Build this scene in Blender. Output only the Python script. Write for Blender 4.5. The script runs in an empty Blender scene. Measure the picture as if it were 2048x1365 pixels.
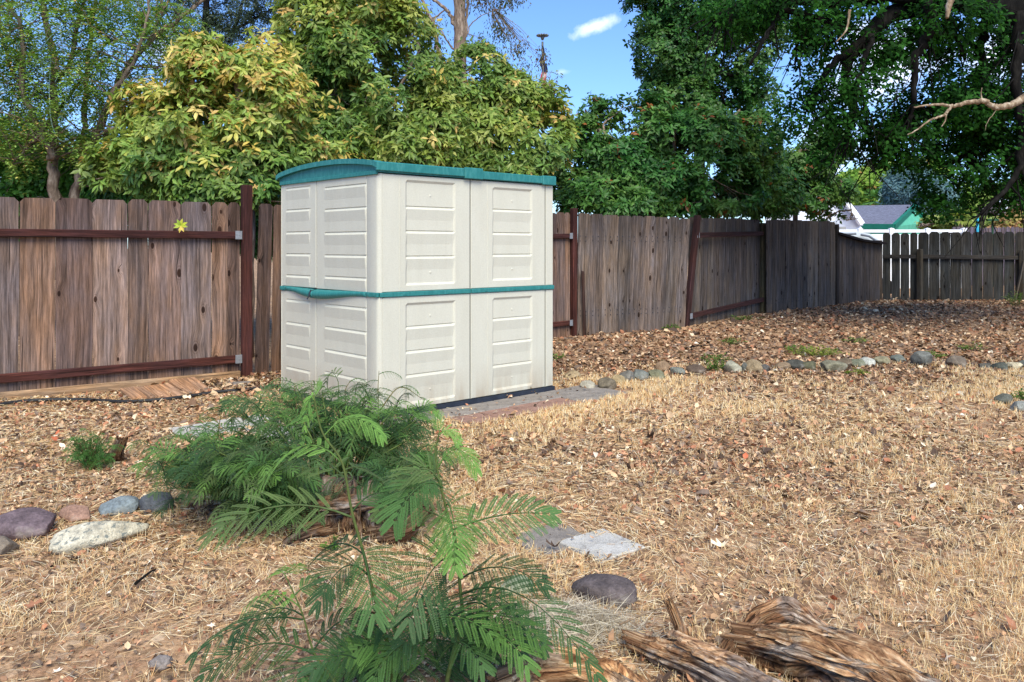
import bpy, math, random
import numpy as np
from mathutils import Vector
random.seed(7)
RNG = np.random.default_rng(11)
R = math.radians
scene = bpy.context.scene

# ------------------------------------------------------------------ camera, sky, sun, exposure
HOR, F, CX, CAMH = 495.0, 1600.0, 1024.0, 1.4
cd = bpy.data.cameras.new('camera')
cam = bpy.data.objects.new('camera', cd)
scene.collection.objects.link(cam)
cam.location = (0, 0, CAMH)
cam.rotation_euler = (R(90), 0, 0)
cd.sensor_width = 36; cd.lens = F / 2048 * 36
cd.shift_y = -(682.5 - HOR) / 2048
cd.clip_start = 0.05; cd.clip_end = 3000
scene.camera = cam

SUN_DIR = Vector((0.12, -0.65, 0.74)).normalized()      # towards the sun
SUN_EL = math.asin(SUN_DIR.z)
SUN_AZ = math.atan2(SUN_DIR.x, SUN_DIR.y)
sl = bpy.data.lights.new('sun', 'SUN')
sun = bpy.data.objects.new('sun', sl); scene.collection.objects.link(sun)
sun.rotation_euler = SUN_DIR.to_track_quat('Z', 'Y').to_euler()
sl.energy = 2.45; sl.angle = R(40); sl.color = (1.0, 0.94, 0.76)

scene.view_settings.view_transform = 'Standard'
scene.view_settings.look = 'None'
scene.view_settings.exposure = 1.12
scene.view_settings.gamma = 1.0

def px_dir(px, py):
    return Vector((px - CX, F, HOR - py)).normalized()

world = bpy.data.worlds.new('World'); scene.world = world; world.use_nodes = True
def build_world():
    nt = world.node_tree; N = nt.nodes; L = nt.links
    for n in list(N): N.remove(n)
    out = N.new('ShaderNodeOutputWorld'); bg = N.new('ShaderNodeBackground')
    sky = N.new('ShaderNodeTexSky'); sky.sky_type = 'NISHITA'; sky.sun_disc = False
    sky.sun_elevation = SUN_EL; sky.sun_rotation = SUN_AZ
    sky.air_density = 1.0; sky.dust_density = 0.4; sky.ozone_density = 2.0; sky.altitude = 200
    hs = N.new('ShaderNodeHueSaturation'); hs.inputs['Saturation'].default_value = 1.0
    hs.inputs['Value'].default_value = 1.0
    tn = N.new('ShaderNodeMix'); tn.data_type = 'RGBA'; tn.blend_type = 'MULTIPLY'; tn.inputs['Factor'].default_value = 1
    L.new(sky.outputs[0], tn.inputs['A']); tn.inputs['B'].default_value = (0.68, 0.89, 1.22, 1)
    L.new(tn.outputs['Result'], hs.inputs['Color'])
    tc = N.new('ShaderNodeTexCoord')
    nz = N.new('ShaderNodeTexNoise'); nz.inputs['Scale'].default_value = 22; nz.inputs['Detail'].default_value = 8
    nz.inputs['Roughness'].default_value = 0.62
    L.new(tc.outputs['Generated'], nz.inputs['Vector'])
    def math_(op, a, b=None, clamp=False):
        m = N.new('ShaderNodeMath'); m.operation = op; m.use_clamp = clamp
        for i, v in enumerate((a, b)):
            if v is None: continue
            if isinstance(v, (int, float)): m.inputs[i].default_value = v
            else: L.new(v, m.inputs[i])
        return m.outputs[0]
    def dot(v):
        m = N.new('ShaderNodeVectorMath'); m.operation = 'DOT_PRODUCT'
        L.new(tc.outputs['Generated'], m.inputs[0]); m.inputs[1].default_value = v
        return m.outputs['Value']
    total = None
    # clouds: centre direction, axis direction, half length, half width, strength
    for (ax, ay, bx, by, w, st) in [(1128, 84, 1250, 24, 0.010, 0.6), (1640, 190, 1900, 90, 0.045, 0.95),
                                    (1700, 150, 1790, 60, 0.04, 0.8), (300, 125, 380, 95, 0.035, 0.9),
                                    (1150, 142, 1100, 147, 0.006, 0.3), (1930, 60, 2080, 130, 0.04, 0.7),
                                    (1560, 330, 1760, 300, 0.05, 0.6)]:
        a = px_dir(ax, ay); b = px_dir(bx, by)
        c = (a + b).normalized(); u = (b - a); hl = u.length / 2; u = (u - c * u.dot(c)).normalized(); v = c.cross(u)
        du = math_('DIVIDE', dot(u), hl); dv = math_('DIVIDE', dot(v), w)
        r = math_('SQRT', math_('ADD', math_('MULTIPLY', du, du), math_('MULTIPLY', dv, dv)))
        r = math_('ADD', r, math_('MULTIPLY', math_('SUBTRACT', nz.outputs['Fac'], 0.5), -3.4))
        m = math_('MULTIPLY', math_('SUBTRACT', 1.0, r), 0.85, True)
        front = math_('GREATER_THAN', dot(c), 0.5)
        m = math_('MULTIPLY', math_('MULTIPLY', m, front), st)
        total = m if total is None else math_('MAXIMUM', total, m)
    mix = N.new('ShaderNodeMix'); mix.data_type = 'RGBA'
    L.new(total, mix.inputs['Factor']); L.new(hs.outputs[0], mix.inputs['A'])
    mix.inputs['B'].default_value = (10.5, 10.6, 11.4, 1)
    L.new(mix.outputs['Result'], bg.inputs['Color'])
    bg.inputs['Strength'].default_value = 0.092
    L.new(bg.outputs[0], out.inputs[0])
build_world()

# ------------------------------------------------------------------ helpers
def P(px, py, d):
    return np.array([(px - CX) / F * d, d, CAMH - (py - HOR) / F * d])
def lin(c):
    c = np.asarray(c, float) / 255.0
    return np.where(c <= 0.04045, c / 12.92, ((c + 0.055) / 1.055) ** 2.4)

def _h(i, j, k):
    n = (i * 374761393 + j * 668265263 + k * 2147483647) & 0x7fffffff
    n = ((n ^ (n >> 13)) * 1274126177) & 0x7fffffff
    return ((n ^ (n >> 16)) & 0xffff) / 65535.0
def vnoise(x, y, z=0.0):
    x, y, z = np.broadcast_arrays(np.asarray(x, float), np.asarray(y, float), np.asarray(z, float))
    i = np.floor(x).astype(np.int64); j = np.floor(y).astype(np.int64); k = np.floor(z).astype(np.int64)
    f, g, h = x - i, y - j, z - k
    f = f * f * (3 - 2 * f); g = g * g * (3 - 2 * g); h = h * h * (3 - 2 * h)
    r = 0
    for a, wa in ((0, 1 - f), (1, f)):
        for b, wb in ((0, 1 - g), (1, g)):
            for c, wc in ((0, 1 - h), (1, h)):
                r = r + _h(i + a, j + b, k + c) * wa * wb * wc
    return r
def fbm(x, y, z=0.0, o=4):
    r, a, s = 0, 0.5, 0
    for q in range(o):
        m = 2.03 ** q
        r = r + a * vnoise(np.asarray(x) * m + 17.3 * q, np.asarray(y) * m + 5.1 * q, np.asarray(z) * m + 9.7 * q); s += a; a *= 0.5
    return r / s
def sst(x):
    x = np.clip(x, 0, 1); return x * x * (3 - 2 * x)

def gz(x, y):
    x = np.asarray(x, float); y = np.asarray(y, float)
    r = 0.20 * sst((y - 10.8) / 6.0) * sst((x + 2) / 3.5)
    b = (fbm(x * 0.8, y * 0.8, 3.0, 3) - 0.5) * 0.05 + (fbm(x * 5, y * 5, 1.0, 2) - 0.5) * 0.014
    keep = sst((y - 0.5) / 2)
    edge = np.exp(-(((x + 1.0) / 1.6) ** 2 + ((y - 7.0) / 1.5) ** 2))
    mound = 0.05 * np.exp(-(((x + 0.85) / 0.5) ** 2 + ((y - 3.95) / 0.45) ** 2))
    return r + b * keep * (1 - 0.85 * edge) + mound
def GP(px, py, lift=0.0):
    """the point of the ground seen at a pixel"""
    d = F * CAMH / max(py - HOR, 5)
    for _ in range(12):
        x = (px - CX) / F * d
        d = F * (CAMH - float(gz(x, d)) - lift) / max(py - HOR, 5)
    return np.array([(px - CX) / F * d, d, CAMH - (py - HOR) / F * d])

BASE = {}
def raw_mesh(name, V, loops, starts, mats, cols=None, bcs=None, smooth=False):
    me = bpy.data.meshes.new(name)
    V = np.ascontiguousarray(V, dtype=np.float32)
    me.vertices.add(len(V)); me.vertices.foreach_set('co', V.ravel())
    me.loops.add(len(loops)); me.loops.foreach_set('vertex_index', np.asarray(loops, dtype=np.int32))
    me.polygons.add(len(starts)); me.polygons.foreach_set('loop_start', np.asarray(starts, dtype=np.int32))
    me.polygons.foreach_set('use_smooth', np.full(len(starts), bool(smooth)))
    me.update(calc_edges=True)
    if cols is not None:
        a = me.attributes.new('col', 'FLOAT_COLOR', 'POINT')
        c4 = np.ones((len(V), 4), dtype=np.float32); c4[:, :3] = cols
        a.data.foreach_set('color', c4.ravel())
    if bcs is not None:
        a = me.attributes.new('bc', 'FLOAT_VECTOR', 'POINT')
        a.data.foreach_set('vector', np.ascontiguousarray(bcs, dtype=np.float32).ravel())
    for m in (mats if isinstance(mats, (list, tuple)) else [mats]): me.materials.append(m)
    return me

def thing(name, label, cat, base, group=None, kind=None):
    o = bpy.data.objects.new(name, None); scene.collection.objects.link(o)
    o.empty_display_size = 0.1
    o.location = tuple(float(v) for v in base); BASE[o] = np.array(base, float)
    o['label'] = label; o['category'] = cat
    if group: o['group'] = group
    if kind: o['kind'] = kind
    return o
def tag(o, label, cat, group=None, kind=None):
    if label: o['label'] = label
    if cat: o['category'] = cat
    if group: o['group'] = group
    if kind: o['kind'] = kind
    return o
def place(name, V, loops, starts, mat, parent=None, cols=None, bcs=None, smooth=False, base=None):
    if parent is not None: b = BASE[parent]
    else: b = np.zeros(3) if base is None else np.array(base, float)
    me = raw_mesh(name, np.asarray(V) - b, loops, starts, mat, cols, bcs, smooth)
    o = bpy.data.objects.new(name, me); scene.collection.objects.link(o)
    BASE[o] = b
    if parent is not None: o.parent = parent
    else: o.location = tuple(b)
    return o

class MB:
    def __init__(s): s.v = []; s.f = []; s.c = []; s.b = []
    def add(s, V, Fc, col=(1, 1, 1), bc=None):
        k = sum_len(s.v); V = np.asarray(V, float).reshape(-1, 3)
        s.v.append(V)
        s.f += [[i + k for i in f] for f in Fc]
        c = np.asarray(col, float)
        s.c.append(np.tile(c, (len(V), 1)) if c.ndim == 1 else c)
        s.b.append(V.copy() if bc is None else np.asarray(bc, float).reshape(-1, 3))
    def box(s, c, ax, ay, az, hx, hy, hz, col=(1, 1, 1), bev=0.0, seed=None):
        """box: centre, three axes, half sizes, with bevelled corners"""
        c = np.array(c, float); A = [np.array(a, float) for a in (ax, ay, az)]; H = [hx, hy, hz]
        if bev <= 0:
            V = [c + A[0]*i*hx + A[1]*j*hy + A[2]*k*hz for i in (-1, 1) for j in (-1, 1) for k in (-1, 1)]
            Fc = [(0,1,3,2),(4,6,7,5),(0,4,5,1),(2,3,7,6),(0,2,6,4),(1,5,7,3)]
        else:
            V = []; idx = {}
            for i in (-1, 1):
                for j in (-1, 1):
                    for k in (-1, 1):
                        sg = (i, j, k)
                        for a in range(3):
                            p = c.copy()
                            for q in range(3):
                                h = H[q] - (0 if q == a else bev)
                                p = p + A[q] * sg[q] * h
                            idx[(sg, a)] = len(V); V.append(p)
            Fc = []
            for a in range(3):
                o = [q for q in range(3) if q != a]
                for sgn in (-1, 1):
                    f = []
                    for (m, n) in ((-1,-1),(1,-1),(1,1),(-1,1)):
                        sg = [0,0,0]; sg[a] = sgn; sg[o[0]] = m; sg[o[1]] = n
                        f.append(idx[(tuple(sg), a)])
                    Fc.append(f)
            for a in range(3):           # edges parallel to a
                o = [q for q in range(3) if q != a]
                for m in (-1, 1):
                    for n in (-1, 1):
                        s1 = [0,0,0]; s1[a] = -1; s1[o[0]] = m; s1[o[1]] = n
                        s2 = list(s1); s2[a] = 1
                        Fc.append([idx[(tuple(s1), o[0])], idx[(tuple(s2), o[0])], idx[(tuple(s2), o[1])], idx[(tuple(s1), o[1])]])
            for i in (-1, 1):
                for j in (-1, 1):
                    for k in (-1, 1):
                        Fc.append([idx[((i,j,k), a)] for a in range(3)])
        bc = None
        if seed is not None:
            V_ = np.array(V); d = V_ - c
            ls = [hx, hy, hz]; L_ = int(np.argmax(ls)); o = [q for q in range(3) if q != L_]
            bc = np.stack([d @ A[o[0]] + d @ A[o[1]], d @ A[L_], np.full(len(V_), seed)], 1)
        s.add(V, Fc, col, bc)
    def beam(s, a, b, w, h, col=(1, 1, 1), up=(0, 0, 1), bev=0.004, seed=None):
        a = np.array(a, float); b = np.array(b, float); d = b - a; L = np.linalg.norm(d); d = d / L
        up = np.array(up, float)
        sd = np.cross(d, up); sd /= np.linalg.norm(sd); u2 = np.cross(sd, d)
        s.box((a + b) / 2, d, sd, u2, L / 2, w / 2, h / 2, col, bev, seed)
    def tube(s, pts, rad, n=8, col=(1, 1, 1), seed=None, cap=True):
        pts = np.array(pts, float); m = len(pts)
        rad = np.full(m, rad) if np.isscalar(rad) else np.array(rad, float)
        t = np.gradient(pts, axis=0); t /= (np.linalg.norm(t, axis=1, keepdims=True) + 1e-9)
        ref = np.array([0, 0, 1.0]) if abs(t[0][2]) < 0.9 else np.array([1.0, 0, 0])
        V = []; bc = []; L = 0
        a = np.cross(t[0], ref); a /= np.linalg.norm(a)
        for i in range(m):
            a = a - t[i] * a.dot(t[i]); a /= (np.linalg.norm(a) + 1e-9); b = np.cross(t[i], a)
            if i: L += np.linalg.norm(pts[i] - pts[i-1])
            for k in range(n):
                w = 2 * math.pi * k / n
                V.append(pts[i] + rad[i] * (a * math.cos(w) + b * math.sin(w)))
                bc.append((abs(math.sin(w / 2)) * 2 * rad[i] + (seed or 0), L, seed or 0))
        Fc = []
        for i in range(m - 1):
            for k in range(n):
                k2 = (k + 1) % n
                Fc.append((i*n+k, i*n+k2, (i+1)*n+k2, (i+1)*n+k))
        if cap:
            Fc.append(tuple(range(n - 1, -1, -1))); Fc.append(tuple((m-1)*n + k for k in range(n)))
        s.add(V, Fc, col, bc)
    def build(s, name, mat, parent=None, smooth=False, base=None):
        V = np.concatenate(s.v); C = np.concatenate(s.c); B = np.concatenate(s.b)
        ln = np.array([len(f) for f in s.f]); st = np.concatenate([[0], np.cumsum(ln)[:-1]])
        lp = np.fromiter((i for f in s.f for i in f), dtype=np.int32)
        return place(name, V, lp, st, mat, parent, C, B, smooth, base)
def sum_len(l):
    return sum(len(x) for x in l)

def nrm(a):
    return a / (np.linalg.norm(a, axis=-1, keepdims=True) + 1e-9)

# leaf templates: (along, across, lift) and faces
def T_ellip(curl=0.18, fold=0.25):
    a = [(0, 0), (.25, .36), (.25, -.36), (.6, .46), (.6, -.46), (1, 0), (.3, 0), (.62, 0)]
    V = [(x, y, -curl * x * x + fold * abs(y) * 0.4) for x, y in a]
    Fc = [(0, 6, 1), (0, 2, 6), (6, 7, 3, 1), (6, 2, 4, 7), (7, 5, 3), (7, 4, 5)]
    return np.array(V), Fc
def T_diamond(curl=0.15, fold=0.2):
    a = [(0, 0), (.5, .5), (.5, -.5), (1, 0)]
    V = [(x, y, -curl * x * x + fold * abs(y) * 0.4) for x, y in a]
    return np.array(V), [(0, 2, 1), (1, 2, 3)]
def T_quadleaf(curl=0.2, fold=0.3):
    a = [(0, 0), (.3, .4), (.3, -.4), (.7, .42), (.7, -.42), (1, 0)]
    V = [(x, y, -curl * x * x + fold * abs(y) * 0.4) for x, y in a]
    return np.array(V), [(0, 2, 1), (1, 2, 4, 3), (3, 4, 5)]
def T_lobed(seed, curl=0.25, n=11):
    r = random.Random(seed); V = [(0.5, 0, 0.0)]
    for k in range(n):
        w = 2 * math.pi * k / n + r.uniform(-.1, .1)
        rr = (0.52 if k % 2 == 0 else 0.27) * r.uniform(.8, 1.1)
        x = 0.5 + rr * math.cos(w); y = rr * math.sin(w) * 0.95
        V.append((x, y, r.uniform(0.3, 1.3) * curl * ((x - .5) ** 2 + y * y) * 3))
    Fc = [(0, 1 + k, 1 + (k + 1) % n) for k in range(n)]
    return np.array(V), Fc

def leaves_arrays(pos, d, up, L, W, col, tmpl):
    T, Fc = tmpl
    pos = np.asarray(pos, float); N = len(pos)
    d = nrm(np.asarray(d, float)); s = nrm(np.cross(d, np.asarray(up, float))); u = np.cross(s, d)
    L = np.broadcast_to(L, (N,)); W = np.broadcast_to(W, (N,))
    V = (pos[:, None, :] + T[None, :, 0, None] * (L[:, None, None] * d[:, None, :])
         + T[None, :, 1, None] * (W[:, None, None] * s[:, None, :])
         + T[None, :, 2, None] * (L[:, None, None] * u[:, None, :])).reshape(-1, 3)
    nv = len(T)
    fl = np.array([i for f in Fc for i in f]); ln = np.array([len(f) for f in Fc])
    lp = (fl[None, :] + (np.arange(N) * nv)[:, None]).ravel()
    lns = np.tile(ln, N)
    C = np.repeat(np.asarray(col, float), nv, axis=0)
    return V, lp, lns, C
class LeafSet:
    def __init__(s): s.V = []; s.l = []; s.n = []; s.C = []; s.k = 0
    def add(s, *a):
        if len(a[0]) == 0: return
        V, lp, ln, C = leaves_arrays(*a)
        s.V.append(V); s.l.append(lp + s.k); s.n.append(ln); s.C.append(C); s.k += len(V)
    def build(s, name, mat, parent=None, smooth=False):
        V = np.concatenate(s.V); lp = np.concatenate(s.l); ln = np.concatenate(s.n)
        st = np.concatenate([[0], np.cumsum(ln)[:-1]])
        return place(name, V, lp, st, mat, parent, np.concatenate(s.C), None, smooth)

def rand_dirs(n, zbias=0.0):
    v = RNG.normal(size=(n, 3)); v[:, 2] += zbias
    return nrm(v)

# ------------------------------------------------------------------ materials
class NB:
    def __init__(s, name):
        s.m = bpy.data.materials.new(name); s.m.use_nodes = True
        s.t = s.m.node_tree; s.N = s.t.nodes; s.L = s.t.links
        s.p = s.N['Principled BSDF']; s.out = s.N['Material Output']
    def n(s, t, **kw):
        x = s.N.new(t)
        for k, v in kw.items(): setattr(x, k, v)
        return x
    def set(s, sock, v):
        if isinstance(v, (int, float)): sock.default_value = v
        elif isinstance(v, (tuple, list, np.ndarray)):
            v = tuple(float(q) for q in v)
            sock.default_value = v if len(v) == len(sock.default_value) else v + (1,)
        else: s.L.new(v, sock)
    def math(s, op, a, b=0.0, c=None, clamp=False):
        x = s.n('ShaderNodeMath', operation=op); x.use_clamp = clamp
        s.set(x.inputs[0], a); s.set(x.inputs[1], b)
        if c is not None: s.set(x.inputs[2], c)
        return x.outputs[0]
    def vmul(s, v, k, off=(0, 0, 0)):
        x = s.n('ShaderNodeVectorMath', operation='MULTIPLY_ADD')
        s.set(x.inputs[0], v); s.set(x.inputs[1], k); s.set(x.inputs[2], off)
        return x.outputs[0]
    def vadd(s, a, b):
        x = s.n('ShaderNodeVectorMath', operation='ADD'); s.set(x.inputs[0], a); s.set(x.inputs[1], b); return x.outputs[0]
    def noise(s, v, scale=1, detail=4, rough=0.55, dist=0.0):
        x = s.n('ShaderNodeTexNoise'); s.set(x.inputs['Vector'], v)
        x.inputs['Scale'].default_value = scale; x.inputs['Detail'].default_value = detail
        x.inputs['Roughness'].default_value = rough; x.inputs['Distortion'].default_value = dist
        return x.outputs['Fac']
    def voro(s, v, scale=1, feature='F1', rnd=1.0):
        x = s.n('ShaderNodeTexVoronoi', feature=feature); s.set(x.inputs['Vector'], v)
        x.inputs['Scale'].default_value = scale; x.inputs['Randomness'].default_value = rnd
        return x
    def ramp(s, f, stops, interp='LINEAR'):
        x = s.n('ShaderNodeValToRGB'); s.set(x.inputs[0], f); x.color_ramp.interpolation = interp
        e = x.color_ramp.elements
        while len(e) < len(stops): e.new(0.5)
        for q, (p_, c) in zip(e, stops):
            q.position = p_
            c = (c, c, c) if isinstance(c, (int, float)) else c
            q.color = tuple(float(z) for z in c)[:3] + (1,)
        return x.outputs[0]
    def mr(s, f, a, b, c=0.0, d=1.0):
        x = s.n('ShaderNodeMapRange'); s.set(x.inputs[0], f)
        for i, v in enumerate((a, b, c, d)): x.inputs[i + 1].default_value = v
        return x.outputs[0]
    def mix(s, f, a, b, mode='MIX'):
        x = s.n('ShaderNodeMix', data_type='RGBA', blend_type=mode)
        s.set(x.inputs['Factor'], f); s.set(x.inputs['A'], a); s.set(x.inputs['B'], b)
        return x.outputs['Result']
    def attr(s, name):
        x = s.n('ShaderNodeAttribute'); x.attribute_name = name; return x
    def coord(s, k='Object'):
        return s.n('ShaderNodeTexCoord').outputs[k]
    def bump(s, h, dist=0.01, strength=1.0):
        x = s.n('ShaderNodeBump'); x.inputs['Distance'].default_value = dist; x.inputs['Strength'].default_value = strength
        s.set(x.inputs['Height'], h); s.L.new(x.outputs[0], s.p.inputs['Normal'])
        return x.outputs[0]
    def fin(s, col=None, rough=0.8, spec=0.3):
        if col is not None: s.set(s.p.inputs['Base Color'], col)
        s.set(s.p.inputs['Roughness'], rough); s.p.inputs['Specular IOR Level'].default_value = spec
        return s.m

def mat_leaf(name, trans=0.35, rough=0.45, spec=0.35, vein=True):
    b = NB(name); c = b.attr('col').outputs['Color']
    if vein:
        c = b.mix(0.35, c, b.mix(1.0, c, b.ramp(b.noise(b.coord(), 38, 2), [(0.3, 0.55), (0.7, 1.35)]), 'MULTIPLY'))
    b.fin(c, rough, spec)
    tr = b.n('ShaderNodeBsdfTranslucent')
    g = b.mix(1.0, c, (1.05, 1.10, 0.55), 'MULTIPLY'); b.set(tr.inputs['Color'], g)
    mx = b.n('ShaderNodeMixShader'); mx.inputs[0].default_value = trans
    b.L.new(b.p.outputs[0], mx.inputs[1]); b.L.new(tr.outputs[0], mx.inputs[2]); b.L.new(mx.outputs[0], b.out.inputs[0])
    return b.m
def mat_wood(name, knots=True, dark=1.0, rust=None):
    b = NB(name); bc = b.attr('bc').outputs['Vector']; tint = b.attr('col').outputs['Color']
    v = bc
    if knots:
        vk = b.voro(b.vmul(bc, (4.2, 2.1, 7.3)), 1.0); vk.voronoi_dimensions = '2D'
        kd = vk.outputs['Distance']
        sel = b.math('GREATER_THAN', b.n('ShaderNodeSeparateColor').outputs[0], 0.5)
        sc = b.n('ShaderNodeSeparateColor'); b.L.new(vk.outputs['Color'], sc.inputs[0])
        sel = b.math('GREATER_THAN', sc.outputs[0], 0.46)
        size = b.math('MULTIPLY_ADD', sc.outputs[1], 0.065, 0.035)
        rel = b.math('DIVIDE', kd, size)
        pull = b.math('MULTIPLY', b.mr(rel, 0.8, 4.5, 1.0, 0.0), 0.03)
        comb = b.n('ShaderNodeCombineXYZ'); b.set(comb.inputs[0], b.math('MULTIPLY', pull, sel))
        v = b.vadd(bc, comb.outputs[0])
    wob = b.noise(b.vmul(v, (3, 1.2, 11.0)), 1, 2)
    comb2 = b.n('ShaderNodeCombineXYZ'); b.set(comb2.inputs[0], b.math('MULTIPLY', wob, 0.045)); v = b.vadd(v, comb2.outputs[0])
    fine = b.noise(b.vmul(v, (90, 3.0, 13.0)), 1, 7, 0.8)
    broad = b.noise(b.vmul(v, (28, 1.0, 5.0)), 1, 6, 0.75)
    blot = b.noise(b.vmul(bc, (6, 1.6, 3.0)), 1, 4, 0.6)
    crack = b.noise(b.vmul(v, (62, 0.75, 23.0)), 1, 3, 0.5)
    g1 = b.ramp(fine, [(0.32, 0.38), (0.5, 0.95), (0.68, 1.6)])
    g2 = b.ramp(broad, [(0.34, 0.42), (0.5, 0.95), (0.66, 1.6)])
    c = b.mix(1.0, tint, g1, 'MULTIPLY'); c = b.mix(1.0, c, g2, 'MULTIPLY')
    grey = b.mix(1.0, c, (0.98, 1.0, 1.10), 'MULTIPLY')
    warm = b.mix(1.0, c, (1.07, 0.95, 0.84), 'MULTIPLY')
    c = b.mix(b.mr(blot, 0.38, 0.62), warm, grey)
    wz = b.n('ShaderNodeSeparateXYZ'); b.L.new(b.n('ShaderNodeNewGeometry').outputs['Position'], wz.inputs[0])
    run = b.noise(b.vmul(bc, (30, 0.6, 9.0)), 1, 3, 0.5)
    stain = b.math('MULTIPLY', b.mr(b.math('ADD', wz.outputs[2], b.math('MULTIPLY', run, 0.9)), 1.7, 2.15), 0.55)
    c = b.mix(stain, c, b.mix(1.0, c, (0.42, 0.42, 0.45), 'MULTIPLY'))
    low = b.math('MULTIPLY', b.mr(b.math('ADD', wz.outputs[2], b.math('MULTIPLY', run, 0.8)), 0.75, 0.35), 0.5)
    c = b.mix(low, c, b.mix(1.0, c, (1.25, 1.05, 0.75), 'MULTIPLY'))
    c = b.mix(b.mr(crack, 0.655, 0.69, 0.0, 0.85), c, (0.012, 0.008, 0.006))
    h = b.math('ADD', b.math('MULTIPLY', fine, 0.5), b.math('MULTIPLY', b.mr(crack, 0.66, 0.70), -1.2))
    if knots:
        ringc = b.math('SINE', b.math('MULTIPLY', rel, 9.0))
        rm = b.math('MULTIPLY', b.mr(rel, 1.0, 2.6, 0.30, 0.0), sel)
        c = b.mix(b.math('MULTIPLY', rm, b.math('ADD', ringc, 1.0)), c, b.mix(1.0, tint, (0.35, 0.25, 0.2), 'MULTIPLY'))
        core = b.math('MULTIPLY', b.mr(rel, 0.75, 1.05, 1.0, 0.0), sel)
        c = b.mix(core, c, b.mix(1.0, tint, (0.16, 0.11, 0.09), 'MULTIPLY'))
        h = b.math('SUBTRACT', h, b.math('MULTIPLY', core, 1.2))
    b.bump(h, 0.006, 0.8)
    return b.fin(c, 0.88, 0.2)
def mat_bark(name, c1, c2, sc=14, zs=0.25, c3=None):
    b = NB(name); o = b.coord()
    n1 = b.noise(b.vmul(o, (sc, sc, sc * zs)), 1, 6, 0.65, 0.4)
    n2 = b.noise(o, 3.2, 3)
    c = b.ramp(n1, [(0.3, np.array(c1) * 0.35), (0.5, c1), (0.72, c2)])
    if c3 is not None: c = b.mix(b.mr(n2, 0.5, 0.65), c, b.mix(1.0, c, c3, 'MULTIPLY'))
    b.bump(n1, 0.02, 0.9); return b.fin(c, 0.92, 0.15)
def mat_flat(name, col, rough=0.6, spec=0.3, var=0.25, sc=6, bump=0.0, metal=0.0):
    b = NB(name); n = b.noise(b.coord(), sc, 5, 0.6)
    c = b.mix(1.0, col, b.ramp(n, [(0.3, 1 - var), (0.7, 1 + var)]), 'MULTIPLY')
    if bump: b.bump(b.noise(b.coord(), sc * 12, 3), bump, 0.6)
    b.p.inputs['Metallic'].default_value = metal
    return b.fin(c, rough, spec)
def mat_attr(name, rough=0.85, spec=0.15, var=0.3, sc=30, bump=0.0):
    b = NB(name); c = b.attr('col').outputs['Color']
    n = b.noise(b.coord(), sc, 4)
    c = b.mix(1.0, c, b.ramp(n, [(0.3, 1 - var), (0.7, 1 + var)]), 'MULTIPLY')
    if bump: b.bump(n, bump, 0.7)
    return b.fin(c, rough, spec)
def mat_ground():
    b = NB('ground_soil'); o = b.coord()
    big = b.noise(o, 0.55, 4, 0.55); mid = b.noise(o, 5, 5, 0.6); fine = b.noise(o, 60, 5, 0.7)
    v1 = b.voro(b.vadd(o, b.vmul((0, 0, 0), (1, 1, 1))), 24)
    sc = b.n('ShaderNodeSeparateColor'); b.L.new(v1.outputs['Color'], sc.inputs[0])
    leafc = b.ramp(sc.outputs[0], [(0.0, lin((74, 58, 46))), (0.25, lin((124, 98, 76))), (0.45, lin((164, 132, 102))), (0.65, lin((192, 158, 124))),
                                   (0.85, lin((142, 104, 80))), (1.0, lin((208, 184, 154)))])
    soil = b.ramp(mid, [(0.3, lin((140, 108, 84))), (0.5, lin((190, 152, 116))), (0.72, lin((220, 188, 148)))])
    c = b.mix(b.mr(big, 0.35, 0.6, 0.45, 0.95), soil, leafc)
    c = b.mix(1.0, c, b.ramp(fine, [(0.3, 0.55), (0.7, 1.4)]), 'MULTIPLY')
    b.bump(b.math('ADD', fine, b.math('MULTIPLY', sc.outputs[1], 0.7)), 0.012, 0.9)
    return b.fin(c, 0.95, 0.1)
def mat_shed():
    b = NB('cream_resin'); o = b.coord()
    n1 = b.noise(o, 300, 3, 0.7); n2 = b.noise(b.vmul(o, (9, 9, 1.6)), 1, 5, 0.6); n3 = b.noise(o, 1.6, 3)
    n4 = b.noise(o, 95, 3, 0.75)
    c = b.mix(1.0, lin((203, 200, 184)), b.ramp(n2, [(0.25, (0.95, 0.945, 0.93)), (0.7, (1.02, 1.02, 1.02))]), 'MULTIPLY')
    c = b.mix(1.0, c, b.ramp(n4, [(0.3, 0.91), (0.7, 1.05)]), 'MULTIPLY')
    sp = b.n('ShaderNodeSeparateXYZ'); b.L.new(o, sp.inputs[0])
    drip = b.noise(b.vmul(o, (26, 26, 1.1)), 1, 4, 0.6)
    c = b.mix(b.math('MULTIPLY', b.mr(drip, 0.58, 0.75), 0.08), c, lin((160, 140, 112)))
    dirt = b.math('MULTIPLY', b.mr(sp.outputs[2], 0.03, 0.38, 1.0, 0.0), b.mr(n2, 0.32, 0.6))
    c = b.mix(b.math('MULTIPLY', dirt, 0.65), c, lin((158, 138, 112)))
    b.bump(b.math('ADD', n1, b.math('MULTIPLY', n4, 0.8)), 0.0012, 0.9)
    return b.fin(c, 0.62, 0.3)
def mat_teal():
    b = NB('teal_resin'); o = b.coord()
    n = b.noise(b.vmul(o, (40, 40, 12)), 1, 4, 0.6)
    c = b.ramp(n, [(0.25, lin((34, 106, 106))), (0.5, lin((44, 120, 118))), (0.8, lin((76, 144, 140)))])
    b.bump(b.noise(o, 200, 3), 0.001, 0.6)
    return b.fin(c, 0.5, 0.35)
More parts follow.
